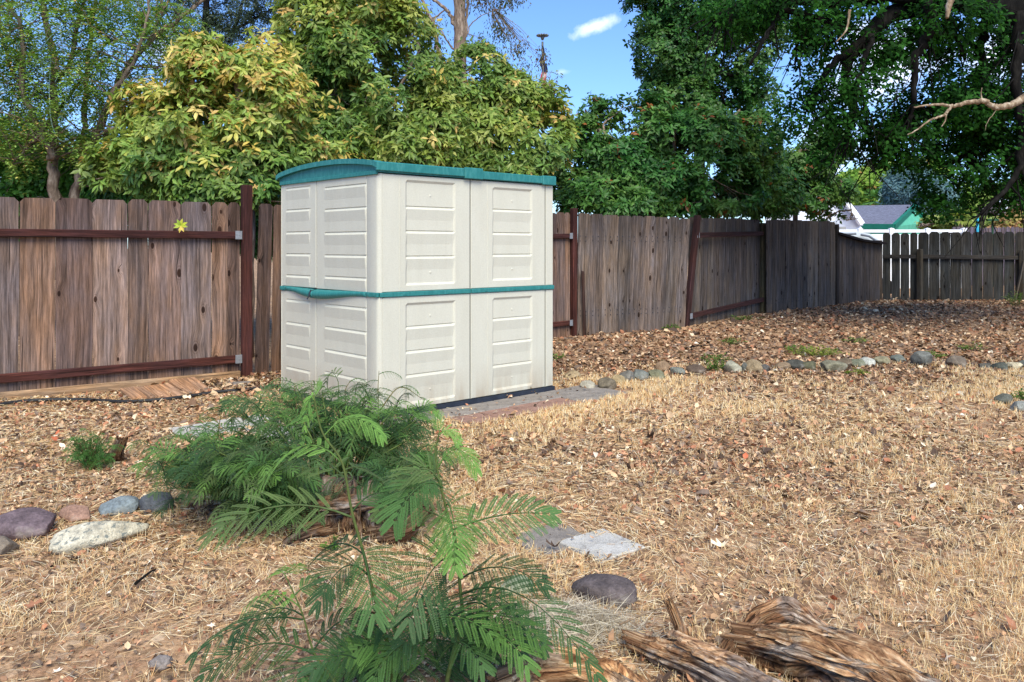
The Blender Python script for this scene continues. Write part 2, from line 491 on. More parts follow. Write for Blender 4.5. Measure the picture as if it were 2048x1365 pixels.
def mat_rock(speck=False):
    b = NB('speckled_rock' if speck else 'river_rock'); o = b.coord(); tint = b.attr('col').outputs['Color']
    n = b.noise(o, 14, 6, 0.65); n2 = b.noise(o, 70, 4, 0.7); w = b.noise(o, 6, 3)
    c = b.mix(1.0, tint, b.ramp(n, [(0.25, 0.5), (0.5, 1.0), (0.75, 1.5)]), 'MULTIPLY')
    c = b.mix(1.0, c, b.ramp(n2, [(0.3, 0.65), (0.7, 1.3)]), 'MULTIPLY')
    c = b.mix(b.mr(w, 0.6, 0.72, 0.0, 0.5), c, lin((190, 182, 168)))
    if speck:
        sp = b.noise(o, 34, 5, 0.7, 0.6); c = b.mix(b.mr(sp, 0.52, 0.60, 0.0, 0.8), c, lin((84, 96, 98)))
    b.bump(b.math('ADD', n, b.math('MULTIPLY', n2, 0.4)), 0.02, 0.8)
    return b.fin(c, 0.8, 0.25)
def mat_rot(name):
    b = NB(name); bc = b.attr('bc').outputs['Vector']
    f = b.noise(b.vmul(bc, (85, 8, 85)), 1, 7, 0.75, 0.25); br = b.noise(b.vmul(bc, (26, 4, 26)), 1, 5, 0.7); bl = b.noise(b.vmul(bc, (7, 6, 7)), 1, 4, 0.6)
    ck = b.voro(b.vmul(bc, (48, 9, 48)), 1, 'DISTANCE_TO_EDGE').outputs['Distance']
    c = b.ramp(f, [(0.32, lin((58, 40, 30))), (0.43, lin((136, 100, 74))), (0.53, lin((182, 144, 108))), (0.66, lin((226, 202, 168)))])
    c = b.mix(1.0, c, b.ramp(br, [(0.38, 0.28), (0.48, 0.9), (0.62, 1.4)]), 'MULTIPLY')
    ashen = b.ramp(f, [(0.3, lin((62, 56, 54))), (0.5, lin((150, 138, 128))), (0.66, lin((222, 216, 206)))])
    c = b.mix(b.mr(bl, 0.50, 0.60, 0.0, 0.85), c, ashen)
    c = b.mix(b.mr(ck, 0.0, 0.06, 0.45, 0.0), c, (0.02, 0.013, 0.009))
    c = b.mix(1.0, c, b.attr('col').outputs['Color'], 'MULTIPLY')
    h = b.math('ADD', b.math('ADD', f, br), b.mr(ck, 0.0, 0.10, -0.35, 0.0))
    b.bump(h, 0.016, 1.0)
    return b.fin(c, 0.95, 0.1)
def mat_concrete(name, col):
    b = NB(name); o = b.coord()
    n = b.noise(o, 8, 5, 0.65); s = b.noise(o, 150, 3, 0.8)
    c = b.mix(1.0, col, b.ramp(n, [(0.3, 0.72), (0.7, 1.2)]), 'MULTIPLY')
    c = b.mix(1.0, c, b.ramp(s, [(0.3, 0.6), (0.7, 1.35)]), 'MULTIPLY')
    b.bump(s, 0.004, 0.8)
    return b.fin(c, 0.92, 0.15)
def mat_shingle(name, col):
    b = NB(name); o = b.coord()
    br = b.n('ShaderNodeTexBrick'); b.L.new(o, br.inputs['Vector']); br.inputs['Scale'].default_value = 3
    br.inputs['Color1'].default_value = (0.8, 0.8, 0.8, 1); br.inputs['Color2'].default_value = (1.15, 1.15, 1.15, 1); br.inputs['Mortar'].default_value = (.6, .6, .6, 1)
    c = b.mix(1.0, col, br.outputs[0], 'MULTIPLY')
    c = b.mix(1.0, c, b.ramp(b.noise(o, 9, 5, 0.7), [(0.3, 0.7), (0.7, 1.3)]), 'MULTIPLY')
    return b.fin(c, 0.9, 0.1)

M = {}
M['ground'] = mat_ground(); M['shed'] = mat_shed(); M['teal'] = mat_teal()
M['base'] = mat_flat('dark_base', lin((44, 50, 62)), 0.7, 0.3, 0.3, 9)
M['plank'] = mat_wood('weathered_plank'); M['post'] = mat_wood('stained_post', knots=False)
M['leaf'] = mat_leaf('broad_leaf', 0.30, 0.42, 0.32); M['leaf_small'] = mat_leaf('small_leaf', 0.42, 0.65, 0.12, False)
M['litter'] = mat_leaf('dead_leaf', 0.12, 0.8, 0.12, True); M['straw'] = mat_leaf('straw_blade', 0.2, 0.75, 0.15, False)
M['mimosa'] = mat_leaf('mimosa_leaflet', 0.35, 0.55, 0.25, False)
M['stem'] = mat_attr('green_stem', 0.7, 0.2, 0.25, 60)
M['bark'] = mat_bark('grey_brown_bark', lin((128, 110, 96)), lin((184, 166, 148)), 16, 0.3)
M['bark_dark'] = mat_bark('dark_oak_bark', lin((22, 20, 18)), lin((46, 43, 39)), 12, 0.3)
M['deadwood'] = mat_bark('bleached_dead_wood', lin((146, 124, 100)), lin((206, 192, 168)), 22, 0.4)
M['rock'] = mat_rock(); M['rock_speck'] = mat_rock(True); M['rot'] = mat_rot('rotten_wood')
M['paver'] = mat_concrete('grey_paver', lin((140, 132, 124))); M['red_paver'] = mat_concrete('reddish_paver', lin((150, 118, 104)))
M['pale_paver'] = mat_concrete('pale_concrete', lin((188, 184, 176))); M['kerb'] = mat_concrete('timber_edging', lin((150, 126, 100)))
M['hose'] = mat_flat('black_rubber', lin((34, 34, 36)), 0.6, 0.4, 0.3, 20)
M['steel'] = mat_flat('galvanised_steel', lin((165, 168, 172)), 0.45, 0.5, 0.2, 40, 0, 0.6)
M['white'] = mat_flat('white_vinyl', lin((232, 234, 238)), 0.5, 0.3, 0.06, 3)
M['attr'] = mat_attr('painted_surface', 0.7, 0.2, 0.12, 4)
M['cable'] = mat_flat('pale_blue_cable', lin((150, 176, 178)), 0.5, 0.3, 0.1, 10)
M['shingle'] = mat_shingle('grey_shingle', lin((116, 118, 134)))
M['metal_dark'] = mat_flat('weathered_metal', lin((110, 112, 110)), 0.5, 0.4, 0.3, 10, 0, 0.4)

# ------------------------------------------------------------------ ground
def build_ground():
    def axis(a, b, fine0, fine1, step, outer):
        core = np.arange(fine0, fine1 + 1e-6, step)
        lo = -np.geomspace(outer, -a if a < 0 else outer * 2, 14)[::-1] if a < 0 else np.array([])
        return core, lo
    xs = np.concatenate([[-600, -300, -150, -80, -50, -35, -25, -18, -14], np.arange(-11, 13.01, 0.09), [15, 18, 22, 28, 36, 50, 80, 150, 300, 600]])
    ys = np.concatenate([[-60, -20, -8, -3, -1, 0, 0.8, 1.4], np.arange(1.8, 10, 0.07), np.arange(10, 20.01, 0.14), [22, 25, 30, 38, 50, 80, 150, 300, 700]])
    X, Y = np.meshgrid(xs, ys); Z = gz(X, Y)
    V = np.stack([X.ravel(), Y.ravel(), Z.ravel()], 1)
    nx, ny = len(xs), len(ys)
    i, j = np.meshgrid(np.arange(nx - 1), np.arange(ny - 1))
    a = (j * nx + i).ravel(); q = np.stack([a, a + 1, a + nx + 1, a + nx], 1)
    o = place('ground', V, q.ravel(), np.arange(len(q)) * 4, M['ground'], None, None, None, True)
    tag(o, 'dry bare yard ground under straw and fallen leaves', 'ground', kind='structure')
build_ground()

# shed footprint (world xy)
A = np.array([-1.08, 6.46]); B = np.array([0.40, 7.78]); C = np.array([-2.21, 7.65])
LS = np.linalg.norm(B - A); LW = np.linalg.norm(C - A)
eS = (B - A) / LS; eW = (C - A) / LW
nS = np.array([eS[1], -eS[0]]); nD = np.array([eW[1], -eW[0]])      # outward normals
if nS @ (A - C) < 0: nS = -nS
if nD @ (A - B) < 0: nD = -nD
def in_shed(x, y, m=0.0):
    dx = x - A[0]; dy = y - A[1]
    det = eS[0] * eW[1] - eS[1] * eW[0]
    s = (dx * eW[1] - dy * eW[0]) / det; w = (eS[0] * dy - eS[1] * dx) / det
    return (s > -m) & (s < LS + m) & (w > -m) & (w < LW + m), s, w

# ------------------------------------------------------------------ shed
def panel_grid(org, e, n, u0, u1, z0, z1, rec=None, lines=(), base_off=0.0, bev=0.02, depth=0.014, only_lines=False, edge=0.006):
    """a moulded wall panel: flat field, a recessed frame and clapboard ledges"""
    us = {u0, u1, u0 + edge, u1 - edge}; zs = {z0, z1, z0 + edge, z1 - edge}
    if rec:
        ua, ub, za, zb = rec
        us |= {ua, ua + bev, ub - bev, ub}; zs |= {za, za + bev, zb - bev, zb}
        for z in lines: zs |= {z - 0.09, z, z + 0.022, z + 0.028}
    us = sorted(us); zs = sorted(z for z in zs if z0 - 1e-9 <= z <= z1 + 1e-9)
    def f(u, z):
        off = -0.006 if (min(u - u0, u1 - u) < 1e-6 or min(z - z0, z1 - z) < 1e-6) else 0.0
        if rec:
            ins = min(u - ua, ub - u) / bev; insz = min(z - za, zb - z) / bev
            k = max(0.0, min(1.0, min(ins, insz)))
            if not only_lines: off -= depth * k
            ku = max(0.0, min(1.0, ins))
            for l in lines:                   # short undercut over a sloping ledge
                t = z - l
                if -0.09 < t < 0: off += 0.009 * ku * (1 + t / 0.09)
                elif 0 <= t <= 0.0221: off += ku * (0.009 - 0.017 * (t / 0.022))
                elif 0.0221 < t < 0.0281: off -= 0.008 * ku * (1 - (t - 0.022) / 0.006)
        return off + base_off
    V = []; 
    for z in zs:
        for u in us:
            d = f(u, z); V.append((org[0] + e[0]*u + n[0]*d, org[1] + e[1]*u + n[1]*d, z))
    nu = len(us); Fc = []
    flip = (e[0]*n[1] - e[1]*n[0]) > 0
    for j in range(len(zs) - 1):
        for i in range(nu - 1):
            q = (j*nu+i, j*nu+i+1, (j+1)*nu+i+1, (j+1)*nu+i)
            Fc.append(q[::-1] if flip else q)
    return V, Fc
def s_of_px(px):                 # distance along the side wall from the near corner
    k = (px - CX) / F; return (k * A[1] - A[0]) / (eS[0] - k * eS[1])
def w_of_px(px):
    k = (px - CX) / F; return (k * A[1] - A[0]) / (eW[0] - k * eW[1])
def z_at(py, depth): return CAMH - (py - HOR) / F * depth

def build_shed():
    T = thing('storage_shed', 'cream resin storage shed with teal arched roof standing on dark base beside the fence', 'shed', (A[0], A[1], 0.0))
    ZB, ZM, ZT = 0.055, 1.012, 2.0
    base = MB()
    def quadring(off, z0, z1):
        c = (A + B + C + (B + C - A)) / 4
        pts = [A - eS*off - eW*off, B + eS*off - eW*off, B + C - A + eS*off + eW*off, C - eS*off + eW*off]
        V = [(p[0], p[1], z) for z in (z0, z1) for p in pts]
        return V, [(0,1,5,4),(1,2,6,5),(2,3,7,6),(3,0,4,7),(4,5,6,7),(3,2,1,0)]
    V, Fc = quadring(0.012, -0.03, 0.05); base.add(V, Fc); base.build('base', M['base'], T)
    core = MB(); V, Fc = quadring(-0.03, 0.05, 2.0); core.add(V, Fc); core.build('inner_wall', M['base'], T)
    # side wall facing the yard: three widths, two tiers
    sA = 0.035; s1 = s_of_px(941); s2 = s_of_px(1091); s3 = LS
    pr = [(sA, s1 - 0.004, (s_of_px(811), s_of_px(911))), (s1 + 0.004, s2 - 0.004, (s_of_px(985), s_of_px(1065)))]
    d1 = A[1] + eS[1] * s_of_px(860); d2 = A[1] + eS[1] * s_of_px(1025)
    up1 = [z_at(y, d1) for y in (420, 468, 518)]; lo1 = [z_at(y, d1) for y in (656, 704, 751)]
    up2 = [z_at(y, d2) for y in (425, 471, 514)]; lo2 = [z_at(y, d2) for y in (640, 687, 732)]
    for k, (u0, u1, (a, b)) in enumerate(pr):
        upl = [up1, up2][k]; lol = [lo1, lo2][k]; d = [d1, d2][k]
        tu, bu = [(z_at(363, d), z_at(570, d)), (z_at(377, d), z_at(561, d))][k]
        tl, bl = [(z_at(604, d), z_at(803, d)), (z_at(594, d), z_at(777, d))][k]
        for (z0, z1, za, zb, ls) in ((ZM + 0.02, ZT, bu, tu, upl), (ZB, ZM - 0.02, bl, tl, lol)):
            m = MB(); V, Fc = panel_grid(A, eS, nS, u0, u1, z0, z1, (a, b, za, zb), ls); m.add(V, Fc)
            # faint vertical rib beside the frame
            o = m.build('wall_panel', M['shed'], T)
            r = MB(); ur = a - 0.055
            r.box((*(A + eS*ur + nS*0.0005), (z0+z1)/2), (*eS, 0), (*nS, 0), (0,0,1), 0.0035, 0.002, (z1-z0)/2 - 0.012, bev=0.0015)
            rr = r.build('rib', M['shed'], o)
            for zz in (za + (zb - za) * 0.86, za + (zb - za) * 0.12):    # moulding dimples
                dm = MB(); uc = (a + b) / 2
                cc = A + eS*uc - nS*0.016
                ring = [(cc[0]+eS[0]*0.014*math.cos(t)+nS[0]*0.0, cc[1]+eS[1]*0.014*math.cos(t), zz+0.014*math.sin(t)) for t in np.linspace(0, 2*math.pi, 13)[:-1]]
                tip = (cc[0]+nS[0]*0.012, cc[1]+nS[1]*0.012, zz)
                dm.add(ring + [tip], [(i, (i+1) % 12, 12) for i in range(12)]); dm.build('dimple', M['shed'], o, True)
    for (z0, z1) in ((ZM + 0.02, ZT), (ZB, ZM - 0.02)):
        m = MB(); V, Fc = panel_grid(A, eS, nS, s2 + 0.004, s3, z0, z1); m.add(V, Fc); m.build('corner_panel', M['shed'], T)
        # back and far walls
        D = B + C - A
        m = MB(); V, Fc = panel_grid(B, eW, -nD, 0.0, LW, z0, z1); m.add(V, Fc); m.build('back_wall_panel', M['shed'], T)
        m = MB(); V, Fc = panel_grid(C, eS, -nS, 0.0, LS, z0, z1); m.add(V, Fc); m.build('far_wall_panel', M['shed'], T)
        # rounded near corner
        m = MB(); wc = w_of_px(733); rr = 0.035
        pts = [A + eW*wc - nD*0.004, A + eW*(wc-0.008) + nD*0.0, A + eW*rr]
        cc = A + eW*rr + eS*rr
        for t in np.linspace(0, 1, 7)[1:]:
            w = t * math.pi / 2
            pts.append(cc - eS*rr*math.cos(w) - eW*rr*math.sin(w))
        pts.append(A + eS*(rr + 0.0) )
        pts = pts[:-1]
        V = [(p[0], p[1], z) for z in (z0, z1) for p in pts]; n = len(pts)
        m.add(V, [(i, i+n, i+n+1, i+1) for i in range(n-1)]); m.build('corner_post', M['shed'], T, True)
    # doors on the arched end
    wr = w_of_px(733) + 0.004; wm = w_of_px(632.5); wl = LW - 0.02
    def arch(w):
        t = np.clip(w / LW, 0, 1); return 2.085 + 0.085 * np.sin(math.pi * t) ** 1.3 
    for (u0, u1, a, b, dpx, ups, los) in (
        (wm + 0.004, wl, w_of_px(621), w_of_px(572), 597, (380, 424, 469, 513, 556), (606, 652, 698, 743)),
        (wr, wm - 0.004, w_of_px(735) + 0.012, w_of_px(649), 690, (377, 422, 470, 516, 560), (618, 664, 711, 757))):
        d = A[1] + eW[1] * w_of_px(dpx)
        Tn = None
        for (z0, z1, ls) in ((ZM + 0.02, ZT, [z_at(y, d) for y in ups]), (ZB, ZM - 0.02, [z_at(y, d) for y in los])):
            ls = sorted(ls)
            m = MB(); V, Fc = panel_grid(A, eW, nD, u0, u1, z0, z1, (a, b, z0 + 0.02, z1 - 0.02), ls, only_lines=True)
            m.add(V, Fc)
            if Tn is None: Tn = m.build('door', M['shed'], T)
            else: m.build('lower_door_panel', M['shed'], Tn)
    m = MB(); V, Fc = panel_grid(A, eW, nD, wl + 0.003, LW, ZB, ZT); m.add(V, Fc); m.build('corner_panel', M['shed'], T)
    # teal band round the middle
    def band(p0, e, n, u0, u1, nm='trim_band', h=0.019):
        m = MB(); c = p0 + e * (u0+u1)/2 + n * 0.002
        m.box((*c, ZM), (*e, 0), (*n, 0), (0,0,1), (u1-u0)/2, 0.012, h, bev=0.004)
        k = max(2, int((u1-u0)/0.33))
        for i in range(k):
            cc = p0 + e * (u0 + (i + .5) * (u1-u0)/k) + n*0.012
            m.box((*cc, ZM), (*e, 0), (*n, 0), (0,0,1), 0.02, 0.005, 0.009, bev=0.002)
        return m.build(nm, M['teal'], T)
    band(A, eS, nS, 0.012, s1 - 0.003); band(A, eS, nS, s1 + 0.003, LS + 0.004)
    band(B, eW, -nD, 0.0, LW); band(C, eS, -nS, 0.0, LS)
    band(A, eW, nD, 0.0, wr); band(A, eW, nD, wl - 0.09, LW)
    # swelling door handles
    for (u0, u1) in ((wm + 0.012, wl - 0.09), (wm - 0.012, wr)):
        m = MB(); V = []; K = 24; sec = 7
        for i in range(K + 1):
            t = i / K; u = u0 + (u1 - u0) * t
            pr_ = 0.016 + 0.05 * (math.cos(t * math.pi) * 0.5 + 0.5) ** 0.9
            h = 0.021 + 0.022 * (math.cos(t * math.pi) * 0.5 + 0.5)
            sag = 0.030 * (math.cos(t * math.pi) * 0.5 + 0.5)
            for s in range(sec):
                w = s / (sec - 1)
                zz = ZM - sag + h * (1 - 2*w)
                off = pr_ * (math.sin(math.pi * (0.12 + 0.80*w)) ** 0.6 if 0 < s < sec-1 else 0.0)
                off = off if 0 < s < sec-1 else -0.004
                p = A + eW*u + nD*off
                V.append((p[0], p[1], zz))
        Fc = [(i*sec+s, i*sec+s+1, (i+1)*sec+s+1, (i+1)*sec+s) for i in range(K) for s in range(sec-1)]
        Fc.append(tuple(range(sec))); Fc.append(tuple(K*sec + s for s in range(sec)))
        m.add(V, Fc); m.build('door_handle', M['teal'], T, True)
    m = MB(); p = A + eW*wm + nD*0.055
    m.tube([(p[0], p[1], ZM+0.01), (p[0]-0.01, p[1]-.01, ZM-0.04), (p[0]-0.03, p[1]-.01, ZM-0.075)], 0.006, 6)
    m.tube([(p[0], p[1], ZM-0.01), (p[0]+0.012, p[1]-.01, ZM-0.05)], 0.007, 6)
    m.build('latch', M['base'], T)
    # roof: two overlapping shells, gable infill, lip
    D = B + C - A
    def arch_pts(ext, lift=0.0, n=30):
        out = []
        for i in range(n + 1):
            t = -ext + (LW + 2*ext) * i / n
            tt = np.clip((t + ext) / (LW + 2*ext), 0, 1)
            z = 2.084 + lift + 0.064 * (1 - abs(2*tt - 1) ** 2.2) - (0.012 if i in (0, n) else 0)
            out.append((t, z))
        return out
    def shell(s0, s1_, ext, lift, name, zbot=2.008):
        prof = arch_pts(ext, lift)
        ring = prof + [(LW + ext, zbot), (LW + ext - 0.03, zbot), (-ext + 0.03, zbot), (-ext, zbot)]
        ring = [(-ext, zbot)] + prof + [(LW + ext, zbot)]
        V = []; m = MB()
        for s in (s0, s1_):
            for (t, z) in ring:
                p = A + eS*s + eW*t; V.append((p[0], p[1], z))
        n = len(ring); Fc = [(i, i+1, n+i+1, n+i) for i in range(n-1)] + [(n-1, 0, n, 2*n-1)]
        Fc.append(tuple(range(n-1, -1, -1))); Fc.append(tuple(range(n, 2*n)))
        m.add(V, Fc); return m.build(name, M['teal'], T)
    sj = s_of_px(948)
    r1 = shell(-0.004, sj, 0.018, 0.006, 'roof'); shell(sj, LS + 0.012, 0.016, -0.008, 'roof')
    # overhanging lip at the door end, following the arch
    m = MB(); prof = arch_pts(0.03, 0.004)
    V = []
    for s, dz in ((-0.038, 0), (0.04, 0)):
        for (t, z) in prof:
            for zz in (z + 0.006, z - 0.036):
                p = A + eS*s + eW*t; V.append((p[0], p[1], zz))
    n = len(prof); q = lambda k, i, b: k*2*n + i*2 + b
    Fc = []
    for i in range(n - 1):
        Fc += [(q(0,i,0), q(0,i,1), q(0,i+1,1), q(0,i+1,0)), (q(0,i,0), q(0,i+1,0), q(1,i+1,0), q(1,i,0)),
               (q(0,i,1), q(1,i,1), q(1,i+1,1), q(0,i+1,1)), (q(1,i,0), q(1,i+1,0), q(1,i+1,1), q(1,i,1))]
    Fc += [(q(0,0,0), q(1,0,0), q(1,0,1), q(0,0,1)), (q(0,n-1,0), q(0,n-1,1), q(1,n-1,1), q(1,n-1,0))]
    m.add(V, Fc); m.build('roof_lip', M['teal'], r1)
    m = MB(); c = A + eW*LW/2 + nD*0.006        # lintel over the doors
    m.box((*c, 2.006), (*eW, 0), (*nD, 0), (0,0,1), LW/2 - 0.005, 0.012, 0.017, bev=0.004); m.build('door_lintel', M['teal'], T)
    # eave fascia with joint covers
    def cover(s0, s1_, zc, hh, off):
        m = MB(); c = A + eS*(s0+s1_)/2 - eW*off
        m.box((*c, zc), (*eS, 0), (*eW, 0), (0,0,1), (s1_-s0)/2, 0.014, hh, bev=0.006); return m.build('roof_cap', M['teal'], T)
    cover(-0.034, s_of_px(925), 2.054, 0.036, 0.022)
    cover(s_of_px(925), s_of_px(961), 2.052, 0.049, 0.028)
    cover(s_of_px(961), s_of_px(1081), 2.044, 0.036, 0.018)
    cover(s_of_px(1081), LS + 0.008, 2.042, 0.044, 0.023)
build_shed()

# ------------------------------------------------------------------ fences
def board(mb, base, along, nout, width, zb, zt, th, tint, seed, lean=0.0, ear=0.035, top='ear', fwd=0.0):
    """one plank: base = xy of its left foot; lean = sideways shift of the top"""
    r = random.Random(seed)
    H = zt - zb; K = 7
    prof = []
    def side(u, k, s):
        return u + r.uniform(-0.003, 0.003)
    left = [(side(0, k, -1), H * k / K) for k in range(K)]
    right = [(side(width, k, 1), H * k / K) for k in range(K)]
    e = ear
    if top == 'ear':
        tp = [(0, H - e), (e * .9, H + r.uniform(-.004, .004)), (width - e * .9, H + r.uniform(-.004, .004)), (width, H - e)]
    else:
        tp = [(0, H - r.uniform(0, .03)), (width*.3, H - r.uniform(0, .02)), (width*.6, H - r.uniform(0, .03)), (width, H - r.uniform(0, .03))]
    outl = left + tp + right[::-1]
    bow = r.uniform(-0.008, 0.008); seedv = r.uniform(0, 50)
    V = []; bc = []
    for d in (0, 1):
        for (u, v) in outl:
            f = v / H
            off = d * th + bow * math.sin(math.pi * f) + fwd * f
            p = np.array(base) + along * (u + lean * f) - nout * off
            V.append((p[0], p[1], zb + v)); bc.append((u + seedv * 3.0, v + seedv, seedv))
    n = len(outl)
    Fc = [tuple(range(n)), tuple(range(2*n-1, n-1, -1))] + [(i, n+i, n+(i+1) % n, (i+1) % n) for i in range(n)]
    mb.add(V, Fc, tint, bc)

BROWN = [lin(c) for c in ((124, 104, 94), (114, 96, 86), (134, 114, 102), (104, 86, 78), (130, 106, 90), (118, 104, 98))]
GREY = [lin(c) for c in ((112, 102, 96), (104, 94, 88), (124, 114, 106), (96, 88, 82), (118, 106, 96))]
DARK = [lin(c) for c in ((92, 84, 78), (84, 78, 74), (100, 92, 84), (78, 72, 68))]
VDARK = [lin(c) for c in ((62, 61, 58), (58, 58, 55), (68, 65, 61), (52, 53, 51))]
RUST = lin((74, 44, 40)); RUSTD = lin((62, 40, 38))

def bay(F_, p0, p1, zt0, zt1, tints, widths, front, lean0=0.0, lean1=0.0, gap=0.004, th=0.02, offs=0.0, skip=None, top='ear', zb=0.0, ztvar=0.012, seed=0, ear=0.035, gapvar=0.004, extra=0.0):
    """fill from p0 to p1 (xy) with planks; the planks' visible face lies offs behind (+) or before (-) the line"""
    p0 = np.array(p0[:2]); p1 = np.array(p1[:2]); L = np.linalg.norm(p1 - p0); al = (p1 - p0) / L
    n = np.array([al[1], -al[0]])
    if n @ (-p0) < 0: n = -n
    r = random.Random(seed); mb = MB(); u = 0.0; k = 0
    while u < L - 0.02:
        w = widths[k % len(widths)] * (1 if len(widths) > 4 else r.uniform(.94, 1.06)); w = min(w, L - u)
        if w < 0.045: break
        t = (u + w/2) / L
        b = p0 + al * u - n * (offs + r.uniform(0, 0.006))
        zt = zt0 + (zt1 - zt0) * t + r.uniform(-ztvar, ztvar)
        g = float(gz(b[0], b[1])) + zb
        if not (skip and skip(t)):
            board(mb, b, al, n, w + extra, g, zt, th, tints[r.randrange(len(tints))] * r.uniform(.8, 1.2), seed * 100 + k, lean0 + (lean1 - lean0) * t, min(ear, w*.3), top)
        u += w + gap + r.uniform(0, gapvar); k += 1
    o = mb.build('board_panel', M['plank'], F_)
    if offs < 0:
        nb = MB(); u = 0.0; q = 0
        while u < L - .1:
            for zz in (0.35, 0.42, 1.5, 1.57):
                for du in (.05, .15):
                    p = p0 + al * (u + du) - n * (offs - .004); nb.box((p[0], p[1], zz + r.uniform(-.01, .01)), (*al, 0), (*n, 0), (0, 0, 1), .006, .004, .006, (1, 1, 1), .002)
            u += .225; q += 1
        nl_ = nb.build('nail_heads', M['base'], o); nl_['kind'] = 'stuff'
    return al, n
def rail(F_, a, b, w=0.04, h=0.085, col=RUST, brackets=(False, False), seed=1.0):
    mb = MB(); mb.beam(a, b, w, h, col, seed=seed); o = mb.build('rail', M['post'], F_)
    d = np.array(b) - np.array(a); d /= np.linalg.norm(d)
    for flag, e, s in ((brackets[0], a, 1), (brackets[1], b, -1)):
        if flag:
            m = MB(); c = np.array(e) + d * s * 0.03; sd = np.cross(d, (0, 0, 1)); sd /= np.linalg.norm(sd)
            if sd[1] > 0: sd = -sd
            m.box(c + sd * (w/2 + 0.004), d, sd, (0, 0, 1), 0.035, 0.004, 0.045, bev=0.001)
            m.box(c + sd * (w/2 + 0.009), d, sd, (0, 0, 1), 0.006, 0.003, 0.006, bev=0.001)
            m.build('bracket', M['steel'], o)
    return o
def post(F_, base, top, w=0.09, col=RUST, seed=3.0, d=0.09):
    mb = MB(); a = np.array(base, float); b = np.array(top, float)
    mb.beam(a, b, d, w, col, up=(1, 0.7, 0), bev=0.006, seed=seed); return mb.build('post', M['post'], F_)

